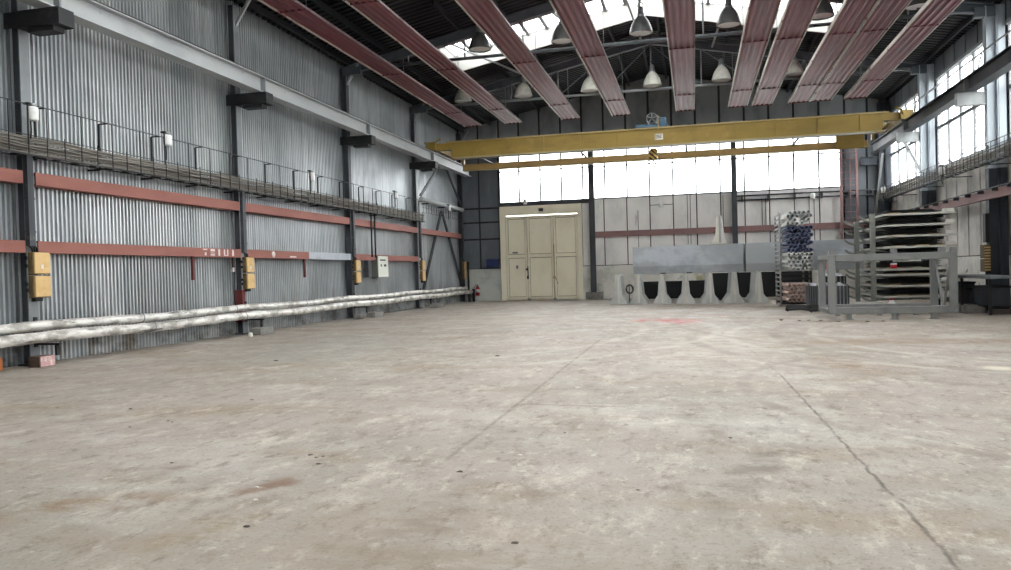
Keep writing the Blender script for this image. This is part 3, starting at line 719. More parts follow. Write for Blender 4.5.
# diagonal bracing in the far bay
for pts, lab in ((((-10.78, 33.0, 4.1), (-10.78, 30.4, .75)), 'lower diagonal brace leaning towards the switch box column'),
                 (((-10.78, 33.1, 4.1), (-10.78, 35.8, .8)), 'lower diagonal brace leaning towards the corner'),
                 (((-10.6, 32.3, 5.95), (-10.72, 30.2, 4.55)), 'upper diagonal brace under the crane runway beside the bright column'),
                 (((-10.6, 33.4, 6.0), (-10.75, 36.0, 4.55)), 'upper diagonal brace under the crane runway end')):
    t = empty('diagonal_brace', pts[0], lab, 'brace', 'diagonal braces of the corrugated wall'); p, q = Vector(pts[0]), Vector(pts[1])
    MB().bar(p+Vector((0, -.07, 0)), q+Vector((0, -.07, 0)), .06, .05).bar(p+Vector((0, .07, 0)), q+Vector((0, .07, 0)), .06, .05).build('angle', 'steel_dark', t)
    m = MB()
    for f in (.0, .25, .5, .75, .985):
        c = p.lerp(q, f); c2 = p.lerp(q, f+.015); m.bar(c, c2, .03, .2)
    m.build('batten', 'steel_dark', t)

# two foil lagged pipes low on the wall
def lagged(x, z, r, lab):
    rr = random.Random(int(z*100)); n = 330; ys = [8.6+27.1*i/n for i in range(n+1)]; w = 0; pts = []; rad = []
    for i, y in enumerate(ys):
        w = w*.8+rr.uniform(-.5, .5)*.35
        pts.append((x+.012*math.sin(y*1.7)+.01*w, y, z+.014*math.sin(y*1.1+x)+.012*w)); rad.append(r*(1+.05*math.sin(y*3.1+z*9)+rr.uniform(-.05, .05)))
    t = empty('heating_pipe', (x, 22, z), lab, 'pipe', 'foil lagged pipes along the corrugated wall')
    MB().path(pts, rad, 14).build('foil_lagging', 'foil', t)
    m = MB()
    for y in (9.5, 13.2, 16.4, 19.8, 23.1, 26.3, 29.6, 33.):
        m.lathe([(r+.014, -.015), (r+.018, 0), (r+.014, .015)], (x, y, z), 'y', 14)
    m.build('band', 'steel_mid', t)
lagged(-10.52, .645, .083, 'upper foil lagged pipe running low along the corrugated wall')
lagged(-10.28, .47, .094, 'lower foil lagged pipe running low along the corrugated wall')
for y in YC[:4]+[35.4]:
    k = min(range(5), key=lambda i: abs(YC[i]-y))
    tag(MB().box(-10.69, -10.2, y-.03, y+.03, .335, .37).box(-10.69, -10.66, y-.03, y+.03, .3, .8).box(-10.66, -10.42, y-.03, y+.03, .53, .558).box(-10.28, -10.24, y-.03, y+.03, .165 if y < 30 else 0, .335).build('pipe_stand', 'dark_iron'),
        ['pipe stand at the brown floor block', 'pipe stand at the column with the red foot', 'pipe stand below the end of the white bar', 'pipe stand where the crossed bracing starts', 'pipe stand in the far corner'][k], 'pipe stand', 'pipe stands under the lagged pipes')
t = empty('timber_block', (-10.33, 10.75, 0), 'brown floor block with a pinkish painted end under the lagged pipes', 'block')
B(-10.5, -10.28, 10.5, 10.82, 0, .18).build('block', 'brown_block', t, .01)
B(-10.28, -10.275, 10.52, 10.81, .01, .175).build('painted_end', 'pink', t)['label'] = 'pinkish white painted end'
tag(B(-10.75, -10.6, 9.98, 10.12, 0, .2).build('orange_block', 'orange', None, .01), 'small orange block on the floor at the frame edge under the pipes', 'block')
for (x, y, a, w), lab in (((-10.2, 16.85, .5, .3), 'grey concrete block on the floor at the column with the red foot'), ((-10.15, 23.6, .6, .3), 'grey concrete block on the floor below the third switch box'), ((-10.15, 29.9, .7, .3), 'grey concrete block on the floor below the narrow switch box')):
    t = tag(B(x-w/2, x+w/2, y-.1, y+a, 0, .17).build('concrete_block', 'conc_block', None, .015), lab, 'block', 'concrete blocks under the pipes')
tag(B(-10.35, -10.1, 22.6, 22.9, 0, .16).build('rubble_lump', 'conc_block', None, .05), 'dark rubble lump on the floor just before the third switch box', 'block')
tag(MB().lathe([(.001, 0), (.05, 0), (.05, .08), (.03, .1), (.001, .1)], (-10.05, 16.3, 0), 'z', 12).build('white_can', 'white_sign'), 'tiny white can on the floor before the second concrete block', 'can')
# valves in the corner
t = empty('pipe_valve', (-10.3, 35.75, 0), 'dark pipe valves and riser in the corner at the end of the lagged pipes', 'valve')
MB().tube((-10.45, 35.85, 0), (-10.45, 35.85, 1.9), .05, 10).tube((-10.2, 35.8, 0), (-10.2, 35.8, .6), .06, 10).build('riser', 'dark_iron', t)
MB().lathe([(.1, -.012), (.12, 0), (.1, .012), (.09, 0), (.1, -.012)], (-10.2, 35.68, .28), 'y', 16).box(-10.3, -10.1, 35.67, 35.69, .27, .29).build('hand_wheel', 'dark_iron', t)

# fire extinguisher, blue box
t = empty('fire_extinguisher', (-10.08, 36.1, .27), 'red fire extinguisher hung on the far wall beside the cream gate', 'fire extinguisher')
MB().lathe([(.001, 0), (.085, 0), (.095, .02), (.095, .36), (.06, .43), (.03, .45), (.001, .45)], (-10.08, 36.1, .27), 'z', 16).build('cylinder', 'red', t)
MB().lathe([(.096, .15), (.097, .15), (.097, .3), (.096, .3)], (-10.08, 36.1, .27), 'z', 16).build('paper_label', 'white_sign', t)
MB().box(-10.1, -10.06, 36.07, 36.13, .72, .78).bar((-10.08, 36.1, .78), (-10.2, 36.1, .82), .03, .02).build('valve', 'dark_iron', t)
MB().path([(-10.1, 36.08, .75), (-10.24, 36.05, .7), (-10.26, 36.05, .5), (-10.2, 36.05, .35)], .016).build('hose', 'dark_rubber', t)
t = empty('tool_box', (-9.35, 36.15, 1.56), 'dark blue box on the concrete ledge beside the gate', 'box')
B(-9.62, -9.05, 36.12, 36.28, 1.62, 1.98).build('case', 'blue_box', t, .01); B(-9.75, -9.0, 36.02, 36.22, 1.53, 1.575).build('ledge_tray', 'steel_dark', t)
t = empty('gate_sensor', (-6.92, 36.1, 4.1), 'dark rusty sensor fixed on the gate header', 'sensor')
MB().box(-7.02, -6.82, 36.08, 36.18, 4.16, 4.3).build('body', 'dark_iron', t, .01); MB().tube((-6.92, 36.1, 4.24), (-6.92, 35.98, 4.2), .05, 10).build('lens', 'brown_block', t)

# ------------------------------------------------------------------ far wall items
t = empty('red_crossbar', (1, 36.2, 2.85), 'long dull red bar across the pale far wall', 'wall bar', 'red bars on the far wall')
MB().box(-4.4, 7.6, 36.14, 36.16, 2.84, 3.1).box(-4.4, 7.6, 36.16, 36.3, 2.84, 2.86).box(-4.4, 7.6, 36.16, 36.3, 3.08, 3.1).build('channel', 'red_dull', t)
t = empty('wall_conduit', (4.6, 36.1, 4.2), 'dark conduit along the far wall under the long window', 'conduit')
for z in (4.22, 4.42): MB().tube((1.9, 36.05, z), (7.9, 36.05, z), .035, 8).build('pipe', 'steel_dark', t)
m = MB()
for x in (2.1, 3.2, 4.3, 5.4, 6.5, 7.4): m.box(x-.03, x+.03, 36.03, 36.3, 4.17, 4.46)
m.build('clip', 'steel_dark', t)
t = empty('wall_wiring', (-1.0, 36.25, 3.0), 'thin dark wiring drops on the pale far wall', 'wiring')
for x, z0, z1 in ((-2.45, 2.1, 4.0), (-.25, 2.4, 4.6), (-.12, 2.4, 4.6), (2.95, 3.1, 4.3), (3.1, 3.1, 4.3), (1.3, 3.1, 4.5), (4.9, 2.3, 4.3), (5.1, 2.3, 4.3)): B(x-.012, x+.012, 36.27, 36.3, z0, z1).build('wire', 'steel_near_black', t)
B(-1.9, -.9, 36.27, 36.3, 4.2, 4.225).build('wire', 'steel_near_black', t)
t = empty('wall_ladder', (6.45, 35.95, 2.3), 'red steel ladder fixed to the far wall beside the long window', 'ladder')
for x in (6.15, 6.78): MB().box(x-.045, x+.045, 35.9, 36.0, 2.2, 6.3).build('stile', 'red_dull', t)
for i in range(14): MB().tube((6.15, 35.95, 2.4+i*.28), (6.78, 35.95, 2.4+i*.28), .016, 6).build('rung', 'red_dull', t)
MB().box(6.5, 6.53, 35.88, 35.9, 3.1, 6.2).build('guard_strap', 'red_dull', t)
m = MB()
for z in (2.6, 4.2, 5.8): m.box(6.12, 6.18, 36.0, 36.3, z, z+.04).box(6.75, 6.81, 36.0, 36.3, z, z+.04)
m.build('standoff', 'red_dull', t)

# window-wall red bar
t = empty('red_crossbar', (7.6, 27, 2.92), 'long red bar running along the window wall above the sheet rack', 'wall bar', 'red bars on the window wall')
MB().box(7.58, 7.6, 17.6, 35.6, 2.92, 3.16).box(7.6, 7.72, 17.6, 35.6, 3.14, 3.16).box(7.6, 7.72, 17.6, 35.6, 2.92, 2.94).build('channel', 'red_dull', t)
m = MB()
for i in range(17): m.box(7.44, 7.6, 18.4+i*1.02, 18.47+i*1.02, 3.08, 3.17)
m.box(7.42, 7.45, 17.6, 35.6, 3.15, 3.175); m.build('hanger', 'dark_iron', t)
for pts, lab in ((((7.5, 31.2, 5.7), (7.9, 30.0, 4.1)), 'pale slanting brace across the side window behind the pale column'), (((7.3, 33.6, 5.6), (7.45, 36.1, 2.9)), 'pale slanting brace in the far corner under the crane rail')):
    t = empty('diagonal_brace', pts[0], lab, 'brace', 'diagonal braces on the window wall'); p, q = Vector(pts[0]), Vector(pts[1])
    for d in (-.09, .09): MB().bar(p+Vector((0, d, 0)), q+Vector((0, d, 0)), .05, .05).build('angle', 'steel_light', t)
t = empty('switch_box', (7.62, 23.7, 1.0), 'brown louvred switch box on the dark column behind the grey box cradle', 'switch box')
B(7.5, 7.64, 23.28, 23.62, 1.0, 1.34).build('lower_case', 'box_side', t, .01); B(7.5, 7.64, 23.28, 23.62, 1.36, 1.72).build('upper_case', 'box_side', t, .01)
m = MB()
for i in range(9): m.box(7.5, 7.64, 23.26, 23.28, 1.03+i*.075, 1.065+i*.075)
m.build('louvre', 'box_yellow', t)
B(7.54, 7.64, 23.3, 23.5, 1.78, 2.55).build('conduit_box', 'dark_iron', t)
MB().tube((7.58, 23.4, 1.0), (7.58, 23.4, .0), .03, 8).build('down_pipe', 'dark_iron', t)

# ------------------------------------------------------------------ roof trusses
tr_lab = {0: 'roof truss with the backlit dark tie from which the dark high bay lamps hang', 1: 'roof truss with the pale tie just before the crane'}
for i, y in enumerate((23.45, 29.75)):
    t = empty('roof_truss', (XA, y, 8.0), tr_lab[i], 'roof truss', 'roof trusses')
    for xa, xb in ((-10.85, XA), (XA, 8.05)):
        MB().ibeam((xa, y, zroof(xa)-.32), (xb, y, zroof(xb)-.32), .18, .28, .02, .02).build('rafter', 'truss', t)
    MB().tube((-10.7, y, 7.98), (7.9, y, 7.98), .05, 10).build('tie', 'tie' if i else 'truss', t)  # first tie coloured darker, as if seen against the rooflight
    for x in (-8.6, -6.75, -4.9, -3.2, XA, .4, 2.15, 4.0, 5.8):
        MB().tube((x, y, 7.98), (x, y, zroof(x)-.45), .025, 8).build('hanger', 'tie', t)
    nodes = [-10.3, -8.6, -6.75, -4.9, -3.2, XA, .4, 2.15, 4.0, 5.8, 7.6]
    for j in (range(10) if i else ()):
        a, c = nodes[j], nodes[j+1]
        lo, hi = (a, c) if j < 5 else (c, a)
        MB().bar((lo, y, 8.0), (hi, y, zroof(hi)-.45), .035, .035).build('diagonal', 'truss', t)
    MB().bar((-10.8, y, 7.9), (-10.2, y, zroof(-10.2)-.45), .2, .25).build('haunch', 'truss', t); MB().bar((7.95, y, 7.9), (7.4, y, zroof(7.4)-.45), .2, .25).build('haunch', 'truss', t)
# bracing rods below the rooflight
for k, (p, q) in enumerate((((-7.6, 23.6, 8.7), (-6.2, 29.6, 8.9)), ((-4.2, 23.6, 9.35), (-3.2, 29.6, 9.45)), ((-1.9, 23.6, 9.7), (-1.7, 29.6, 9.7)), ((1.2, 23.6, 9.3), (.8, 29.6, 9.3)), ((4.3, 23.6, 8.7), (5.2, 29.6, 8.55)))):
    tag(MB().bar(p, q, .06, .06).build('bracing_rod', 'tie'), ['slanting bracing rod at the low end of the rooflight', 'slanting bracing rod crossing the rooflight beside the second dark lamp', 'bracing rod under the ridge of the rooflight', 'bracing rod crossing the rooflight beside the lamp past the ridge', 'slanting bracing rod beyond the falling end of the rooflight'][k], 'bracing rod', 'roof bracing rods')

# high bay lamps
def bay(x, y, z=8.03, shade='lamp_shade'):
    t = bpy.data.objects.new('high_bay_lamp', None); COL.objects.link(t); t.location = (x, y, z); ORG[t.name] = Vector((x, y, z))
    MB().lathe([(.335, 0), (.345, .02), (.33, .08), (.305, .18), (.265, .29), (.205, .40), (.14, .48), (.1, .52), (.09, .52), (.13, .47), (.195, .39), (.255, .28), (.295, .17), (.32, .07), (.325, .02), (.335, 0)], (x, y, z), 'z', 24).build('shade', shade, t)
    MB().lathe([(.11, .50), (.11, .58), (.09, .60), (.09, .72), (.06, .78), (.001, .79)], (x, y, z), 'z', 16).build('gear_housing', 'aluminium', t)
    MB().lathe([(.001, .05), (.30, .05), (.315, .03), (.30, .035), (.001, .04)], (x, y, z), 'z', 20).build('diffuser', 'lamp_white', t)
    MB().path([(x+.08*math.cos(a), y, z+.83+.08*math.sin(a)) for a in [PI*2*i/12 for i in range(13)]], .012, 6).build('hook_ring', 'dark_iron', t)
    MB().tube((x, y, z+.9), (x, y, z+1.03), .012, 6).build('cord', 'dark_iron', t)
    return t
LX = [-6.2, -3.65, -1.35, 1.1, 3.55, 6.0]
names_a = ['first', 'second', 'third', 'fourth', 'fifth', 'sixth']
where_a = ['between the second and third maroon strips', 'between the third and fourth maroon strips', 'just below the roof ridge', 'between the fifth and sixth maroon strips', 'behind the seventh maroon strip', 'beside the outermost maroon strip']
bases = {'dark': [bay(0, 0, shade='shade_backlit'), True], 'pale': [bay(0, 0), True]}
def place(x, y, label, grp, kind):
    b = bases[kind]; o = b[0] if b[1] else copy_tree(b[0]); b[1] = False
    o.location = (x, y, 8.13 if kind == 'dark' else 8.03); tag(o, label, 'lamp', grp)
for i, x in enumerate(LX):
    place(x, 23.2, 'bell lamp darkened as if backlit by the rooflight, ' + where_a[i], 'high bay lamps below the rooflight', 'dark')
for i, x in enumerate([-8.6]+LX[:5]):
    wh = ['dim near the corrugated wall', 'half hidden by the third maroon strip', 'half hidden by the fourth maroon strip', 'above the blue crane winch', 'between the fifth and sixth maroon strips', 'peeking out beside the seventh maroon strip'][i]
    place(x, 29.45, 'pale bell lamp on the tie before the crane, ' + wh, 'high bay lamps before the crane', 'pale')
# each lamp hangs on a drop rod from its rafter
# ------------------------------------------------------------------ maroon radiant heating strips
RP = [(-9.42, -8.74), (-7.62, -6.94), (-5.2, -4.48), (-3.12, -2.42), (-.56, .14), (1.46, 2.15), (2.37, 3.08), (3.72, 4.45), (4.52, 5.25), (5.75, 6.5)]
ordn = ['first', 'second', 'third', 'fourth', 'fifth', 'sixth', 'seventh', 'eighth', 'ninth', 'tenth']
for i, (a, c) in enumerate(RP):
    z = 7.67; y0, y1 = 6.0, 32.5
    if i == 0: lab = 'maroon radiant heating strip closest to the corrugated wall'
    elif i == 9: lab = 'maroon radiant heating strip closest to the window wall'
    else: lab = '%s maroon radiant heating strip counted from the corrugated wall' % ordn[i]
    t = empty('radiant_heater', ((a+c)/2, y1, z), lab, 'heating strip', 'maroon radiant heating strips under the roof')
    # plate with four tubes pressed into its underside
    w = c-a; prof = []; nt = 4
    for k in range(nt):
        cx = a+w*(k+.5)/nt; r = .042
        prof += [(cx-r*1.5, z), (cx-r, z-.012), (cx-r*.5, z-.03), (cx, z-.036), (cx+r*.5, z-.03), (cx+r, z-.012), (cx+r*1.5, z)]
    prof = [(a, z)]+prof+[(c, z)]
    vs = []
    for px, pz in prof: vs += [(px, y0, pz), (px, y1, pz)]
    m = MB()._add(vs, [(2*k, 2*k+1, 2*k+3, 2*k+2) for k in range(len(prof)-1)], False)
    m.box(a, c, y0, y1, z+.004, z+.05).build('plate', 'maroon', t)
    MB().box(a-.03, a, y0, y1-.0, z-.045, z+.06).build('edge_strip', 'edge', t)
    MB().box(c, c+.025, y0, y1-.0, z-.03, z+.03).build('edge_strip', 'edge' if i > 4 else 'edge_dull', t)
    for y in (10.7, 17., 23.3, 29.6): B(a, c, y-.02, y+.02, z-.042, z-.0).build('joint_cover', 'maroon', t)
    MB().box(a-.02, c+.02, y1, y1+.03, z-.05, z+.07).build('end_header', 'red_dark', t)
    for y in (17.1, 23.5, 29.8):
        for xx in (a+.05, c-.05): MB().tube((xx, y, z+.05), (xx, y, zroof(xx)-.3), .01, 5).build('hanger_rod', 'steel_mid', t)

# ------------------------------------------------------------------ overhead crane
t = empty('overhead_crane', (-1.4, 30.2, 5.9), 'yellow overhead travelling crane spanning the far end of the hall', 'crane')
GA, GB = -9.3, 6.55
g = B(GA, GB, 30.0, 30.34, 5.97, 6.56).build('main_girder', 'yellow', t)
B(GA-.2, GB+.2, 29.93, 30.42, 6.56, 6.61).build('top_flange', 'flange', g)
B(GA, GB, 29.93, 30.42, 5.92, 5.97).build('bottom_flange', 'flange', g)
x = GA+.9
while x < GB: B(x-.01, x+.01, 29.96, 30.0, 5.97, 6.56).build('web_stiffener', 'yellow', g); x += 1.42
MB().tube((GA+.3, 29.9, 5.89), (GB-.3, 29.9, 5.89), .022, 8).build('cable_rail', 'steel_light', t)
for xx, s in ((-10.1, 1), (7.28, -1)):
    e = B(xx-.14, xx+.14, 29.95, 33.1, 6.32, 6.52).build('end_carriage', 'flange', t, .02)
    for yy in (30.25, 32.75): MB().lathe([(.001, -.07), (.17, -.07), (.17, -.05), (.14, -.05), (.14, .05), (.17, .05), (.17, .07), (.001, .07)], (xx, yy, 6.43), 'x', 18).build('wheel', 'dark_iron', e)
    MB().box(xx-.2, xx+.2, 29.8, 29.95, 6.28, 6.6).bar((xx, 29.9, 6.5), (xx+.25*s, 30.3, 6.8), .05, .05).bar((xx-.1, 29.85, 6.4), (xx-.2, 29.7, 6.6), .05, .05).build('buffer', 'yellow', e)
    a, c = sorted((xx+s*.14, xx+s*.8)); MB().box(a, c, 29.98, 30.36, 6.3, 6.555).build('girder_seat', 'yellow', e)
    MB().box(a, c, 32.2, 32.42, 6.34, 6.6).box(xx+s*.6-.05, xx+s*.6+.05, 32.22, 32.4, 5.98, 6.34).build('rear_seat', 'flange', e)
B(-9.5, 6.5, 32.22, 32.4, 5.74, 5.98).build('rear_girder', 'yellow_tan', t)
B(-9.5, 6.5, 32.16, 32.46, 5.71, 5.745).build('rear_flange', 'flange', t)
B(5.35, 6.35, 32.1, 32.22, 5.68, 6.3).build('drive_box', 'yellow', t, .02)
for xx in (-8.2, -4.2, -.2, 3.8): B(xx-.04, xx+.04, 30.42, 32.22, 5.93, 5.97).build('cross_tie', 'steel_dark', t)
# winch trolley
tb = B(-2.05, -.85, 29.95, 30.45, 6.62, 6.74).build('winch_base', 'blue', t, .01)
MB().lathe([(.001, 0), (.2, 0), (.21, .02), (.21, .4), (.001, .4)], (-1.42, 29.92, 6.95), 'y', 24).build('winch_drum', 'dark_iron', tb)
m = MB().lathe([(.175, -.01), (.2, -.02), (.21, 0), (.175, 0)], (-1.42, 29.92, 6.95), 'y', 24)
for k in range(5):
    a = 2*PI*k/5+.3; m.bar((-1.42, 29.91, 6.95), (-1.42+.19*math.cos(a), 29.91, 6.95+.19*math.sin(a)), .03, .02, up=(0, 1, 0))
m.lathe([(.001, -.02), (.05, -.02), (.05, 0), (.001, 0)], (-1.42, 29.92, 6.95), 'y', 12).build('drum_face', 'steel_mid', tb)
B(-1.15, -.9, 30.0, 30.3, 6.74, 6.98).build('winch_motor', 'blue', tb, .03)
B(-1.21, -1.17, 29.88, 29.94, 6.5, 7.05).build('limit_post', 'flange', tb)
s_ = B(-1.33, -1.03, 29.985, 30.0, 6.14, 6.36).build('load_plate', 'white_sign', t)
m = MB()
for zz, a, c in ((6.31, -1.29, -1.07), (6.26, -1.27, -1.1), (6.21, -1.29, -1.08)): m.box(a, c, 29.982, 29.985, zz-.012, zz+.012)
m.build('plate_lettering', 'ink', s_)
hb = MB().lathe([(.001, 0), (.13, 0), (.17, .06), (.17, .32), (.1, .42), (.001, .42)], (-1.43, 30.75, 5.52), 'z', 18).build('hook_block', 'hazard', t)
MB().path([(-1.43, 30.75, 5.52), (-1.43, 30.75, 5.42), (-1.36, 30.75, 5.36), (-1.35, 30.75, 5.28), (-1.43, 30.75, 5.22), (-1.51, 30.75, 5.27), (-1.52, 30.75, 5.33)], [.03, .03, .032, .035, .035, .025, .012], 8).build('hook', 'flange', hb)
m = MB()
for dx in (-.1, .1): m.tube((-1.43+dx, 30.75, 5.85), (-1.43+dx*.6, 30.46, 6.68), .01, 5)
m.build('hoist_rope', 'dark_iron', t)
B(-1.75, -1.1, 30.4, 30.8, 6.63, 6.69).build('trolley_arm', 'blue', tb)

# ------------------------------------------------------------------ concrete barriers
PROF = [(-.34, 0), (.34, 0), (.34, .07), (.155, .34), (.085, 1.12), (-.085, 1.12), (-.155, .34), (-.34, .07)]
def barrier(c, ang, L, label, mat, grp, groove='conc_barrier_pale', prof=PROF):
    """c = middle of the front end face at the base; runs L along direction ang"""
    d = Vector((math.sin(ang), math.cos(ang), 0)); ex = Vector((math.cos(ang), -math.sin(ang), 0)); c = Vector(c)
    t = empty('concrete_barrier', c, label, 'barrier', grp)
    MB().prism(prof, c, c+d*L, ex, (0, 0, 1)).build('body', mat, t, .012)
    h = max(p[1] for p in prof)
    # coupling post cast into the end face
    MB().prism([(-.02, .05), (.06, .05), (.05, h-.03), (-.01, h-.03)], c-d*.025, c+d*.01, ex, (0, 0, 1)).build('coupling', groove, t)
    return t, d, ex
SK = -.18
def yrow(x): return 29.58+SK*(x+.4)
ang = -.02
xsb = [-2.85, -2.08, -1.2, -.33, .53, 1.38, 2.2]
labs = ['concrete barrier end at the free end of the bottom row, beside the gable post', 'barrier end under the outer end of the first long barrier', 'third barrier end of the bottom row counted from the gate side', 'fourth barrier end of the bottom row counted from the gate side', 'barrier end directly below the upright stub on top', 'barrier end below the joint of the two long barriers', 'barrier end half hidden by the tube stack']
for x, lab in zip(xsb, labs): barrier((x, yrow(x), 0), ang, 2.0, lab, 'conc_barrier', 'barriers of the bottom row')
barrier((4.75, yrow(4.75)+.3, 0), ang, 2.0, 'barrier end in shadow behind the grey box cradle', 'conc_barrier', 'barriers of the bottom row')
for x0, x1, lab in ((-2.2, 1.77, 'long smooth barrier lying across the bottom row, with the stub on it'), (1.84, 5.6, 'long smooth barrier lying across the bottom row behind the tube stack')):
    p = Vector((x0, yrow(x0)+.38, 1.125)); q = Vector((x1, yrow(x1)+.38, 1.125)); d = (q-p).normalized(); n = Vector((d.y, -d.x, 0))
    t = empty('concrete_barrier', p, lab, 'barrier', 'barriers lying across the row')
    MB().prism([(.28, 0), (.34, .29), (.29, 1.02), (-.29, 1.02), (-.34, .29), (-.28, 0)], p, q, n, (0, 0, 1)).build('body', 'conc_barrier_blue', t, .01)
    m = MB(); L = (q-p).length
    for f in (.28, .52): m.prism([(-.1, -.02), (.1, -.02), (.1, .02), (-.1, .02)], p+d*L*f+n*.27+Vector((0, 0, .02)), p+d*L*f+n*.29+Vector((0, 0, .02)), d, (0, 0, 1))
    m.build('lifting_slot', 'joint', t)
p = (.9, yrow(.9)+.06, 2.147)
SP = [(-.33, 0), (.25, 0), (.25, .06), (.15, .3), (.08, 1.03), (-.08, 1.03), (-.15, .3), (-.33, .06)]
t, d, ex = barrier(p, .06, .85, 'upright pale barrier stub standing on the long barrier', 'conc_barrier_pale', None, 'conc_barrier_blue', SP)
m = MB()
for z in (.35, .47, .59): m.prism([(-.012, -.035), (.012, -.035), (.012, .035), (-.012, .035)], Vector(p)+ex*(-.16)+d*.15+Vector((0, 0, z)), Vector(p)+ex*(-.16)+d*.45+Vector((0, 0, z)), ex, (0, 0, 1))
m.build('red_reflector', 'red', t)
# black boxes added to darken the gaps behind the row
t = empty('gap_filler_low', (-1, 32.8, 0), 'low black trough on the floor behind the barrier row', 'filler')
MB().box(-2.3, .55, 32.4, 33.2, .1, .80).build('body', 'gap_shade', t, .02); MB().box(-2.1, -1.9, 32.4, 33.2, 0, .1).build('runner', 'dark_iron', t); MB().box(.2, .4, 32.4, 33.2, 0, .1).build('runner', 'dark_iron', t)
t = empty('gap_filler_tall', (2.5, 32.8, 0), 'tall black chest on the floor behind the barrier row', 'infill')
MB().box(.7, 4.4, 32.2, 33.4, .1, 1.08).build('body', 'gap_shade', t, .02); MB().box(.9, 1.1, 32.2, 33.4, 0, .1).build('runner', 'dark_iron', t); MB().box(4.0, 4.2, 32.2, 33.4, 0, .1).build('runner', 'dark_iron', t)
t = empty('cable_coil', (-2.45, 30.9, 0), 'small dark coil between the first two barrier ends', 'coil')
MB().path([(-2.5+.13*math.cos(a), 31.0+.02*a, .55+.17*math.sin(a)) for a in [i*.5 for i in range(40)]], .025, 6).build('coil', 'dark_rubber', t)
MB().tube((-2.5, 30.95, .0), (-2.5, 30.95, .75), .02, 6).build('peg', 'dark_iron', t)

# ------------------------------------------------------------------ stillage full of tubes
TX0, TX1, TY0, TY1 = 2.76, 3.54, 26.5, 28.6
t = empty('tube_stillage', ((TX0+TX1)/2, 27.5, 0), 'tall steel stillage holding the bundles of tubes', 'rack')
for x in (TX0-.05, TX1+.04):
    for y in (TY0+.35, TY1-.35): MB().box(x-.025, x+.025, y-.03, y+.03, 0, 3.0 if x < 3 else 2.2).build('post', 'rack_grey', t)
for zz in (.05, .84, 1.0):
    B(TX0-.06, TX1+.06, TY0+.3, TY0+.38, zz, zz+.06).build('bearer', 'dark_iron', t); B(TX0-.06, TX1+.06, TY1-.38, TY1-.3, zz, zz+.06).build('bearer', 'dark_iron', t)
MB().tube((TX0-.07, TY0+.3, 0), (TX0-.07, TY0+.3, 3.05), .02, 8).build('front_pole', 'steel_light', t)
for i in range(20):
    z = .2+i*.145; MB().bar((TX0-.08, TY0+.45, z), (TX0-.08, TY1-.45, z), .02, .045).build('side_slat', 'steel_light', t)
def tube_proto(mat):
    L = TY1-TY0; r = .062; ri = .044
    o = MB().lathe([(ri, 0), (r, 0), (r, L), (ri, L), (ri, 0)], (0, 0, 0), 'y', 12).build('steel_tube', mat)
    return o
def tube_set(mat, z0, rows, label, grp, jit, seed, keep=1.0, cols=6):
    rr = random.Random(seed); pr = tube_proto(mat); used = False; z = z0
    for j in range(rows):
        n = cols if j % 2 == 0 else cols-1
        for i in range(n):
            if rr.random() > keep: continue
            x = TX0+.066+(.0 if j % 2 == 0 else .065)+i*.13
            o = pr if not used else pr.copy()
            if used: COL.objects.link(o)
            used = True
            o.location = (x+rr.uniform(-jit, jit)*.2, TY0+rr.uniform(-.05, .03)*(1 if jit else .5), z+rr.uniform(-jit, jit)*.2)
            tag(o, label, 'tube', grp)
        z += .113
    return z
z = tube_set('tube_rust', .18, 5, 'rusty steel tube in the lowest bundle of the stillage', 'rusty tubes', .0, 1)
z = tube_set('tube_grey', 1.13, 5, 'grey steel tube in the bundle above the gap of the stillage', 'grey tubes above the gap', .02, 2, .95)
z = tube_set('tube_blue', z+.02, 7, 'dark blue steel tube in the middle of the stillage', 'blue tubes', .02, 3, .93)
z = tube_set('tube_grey', z+.02, 4, 'pale grey steel tube in the topmost bundle of the stillage', 'topmost grey tubes', .03, 4, .8)

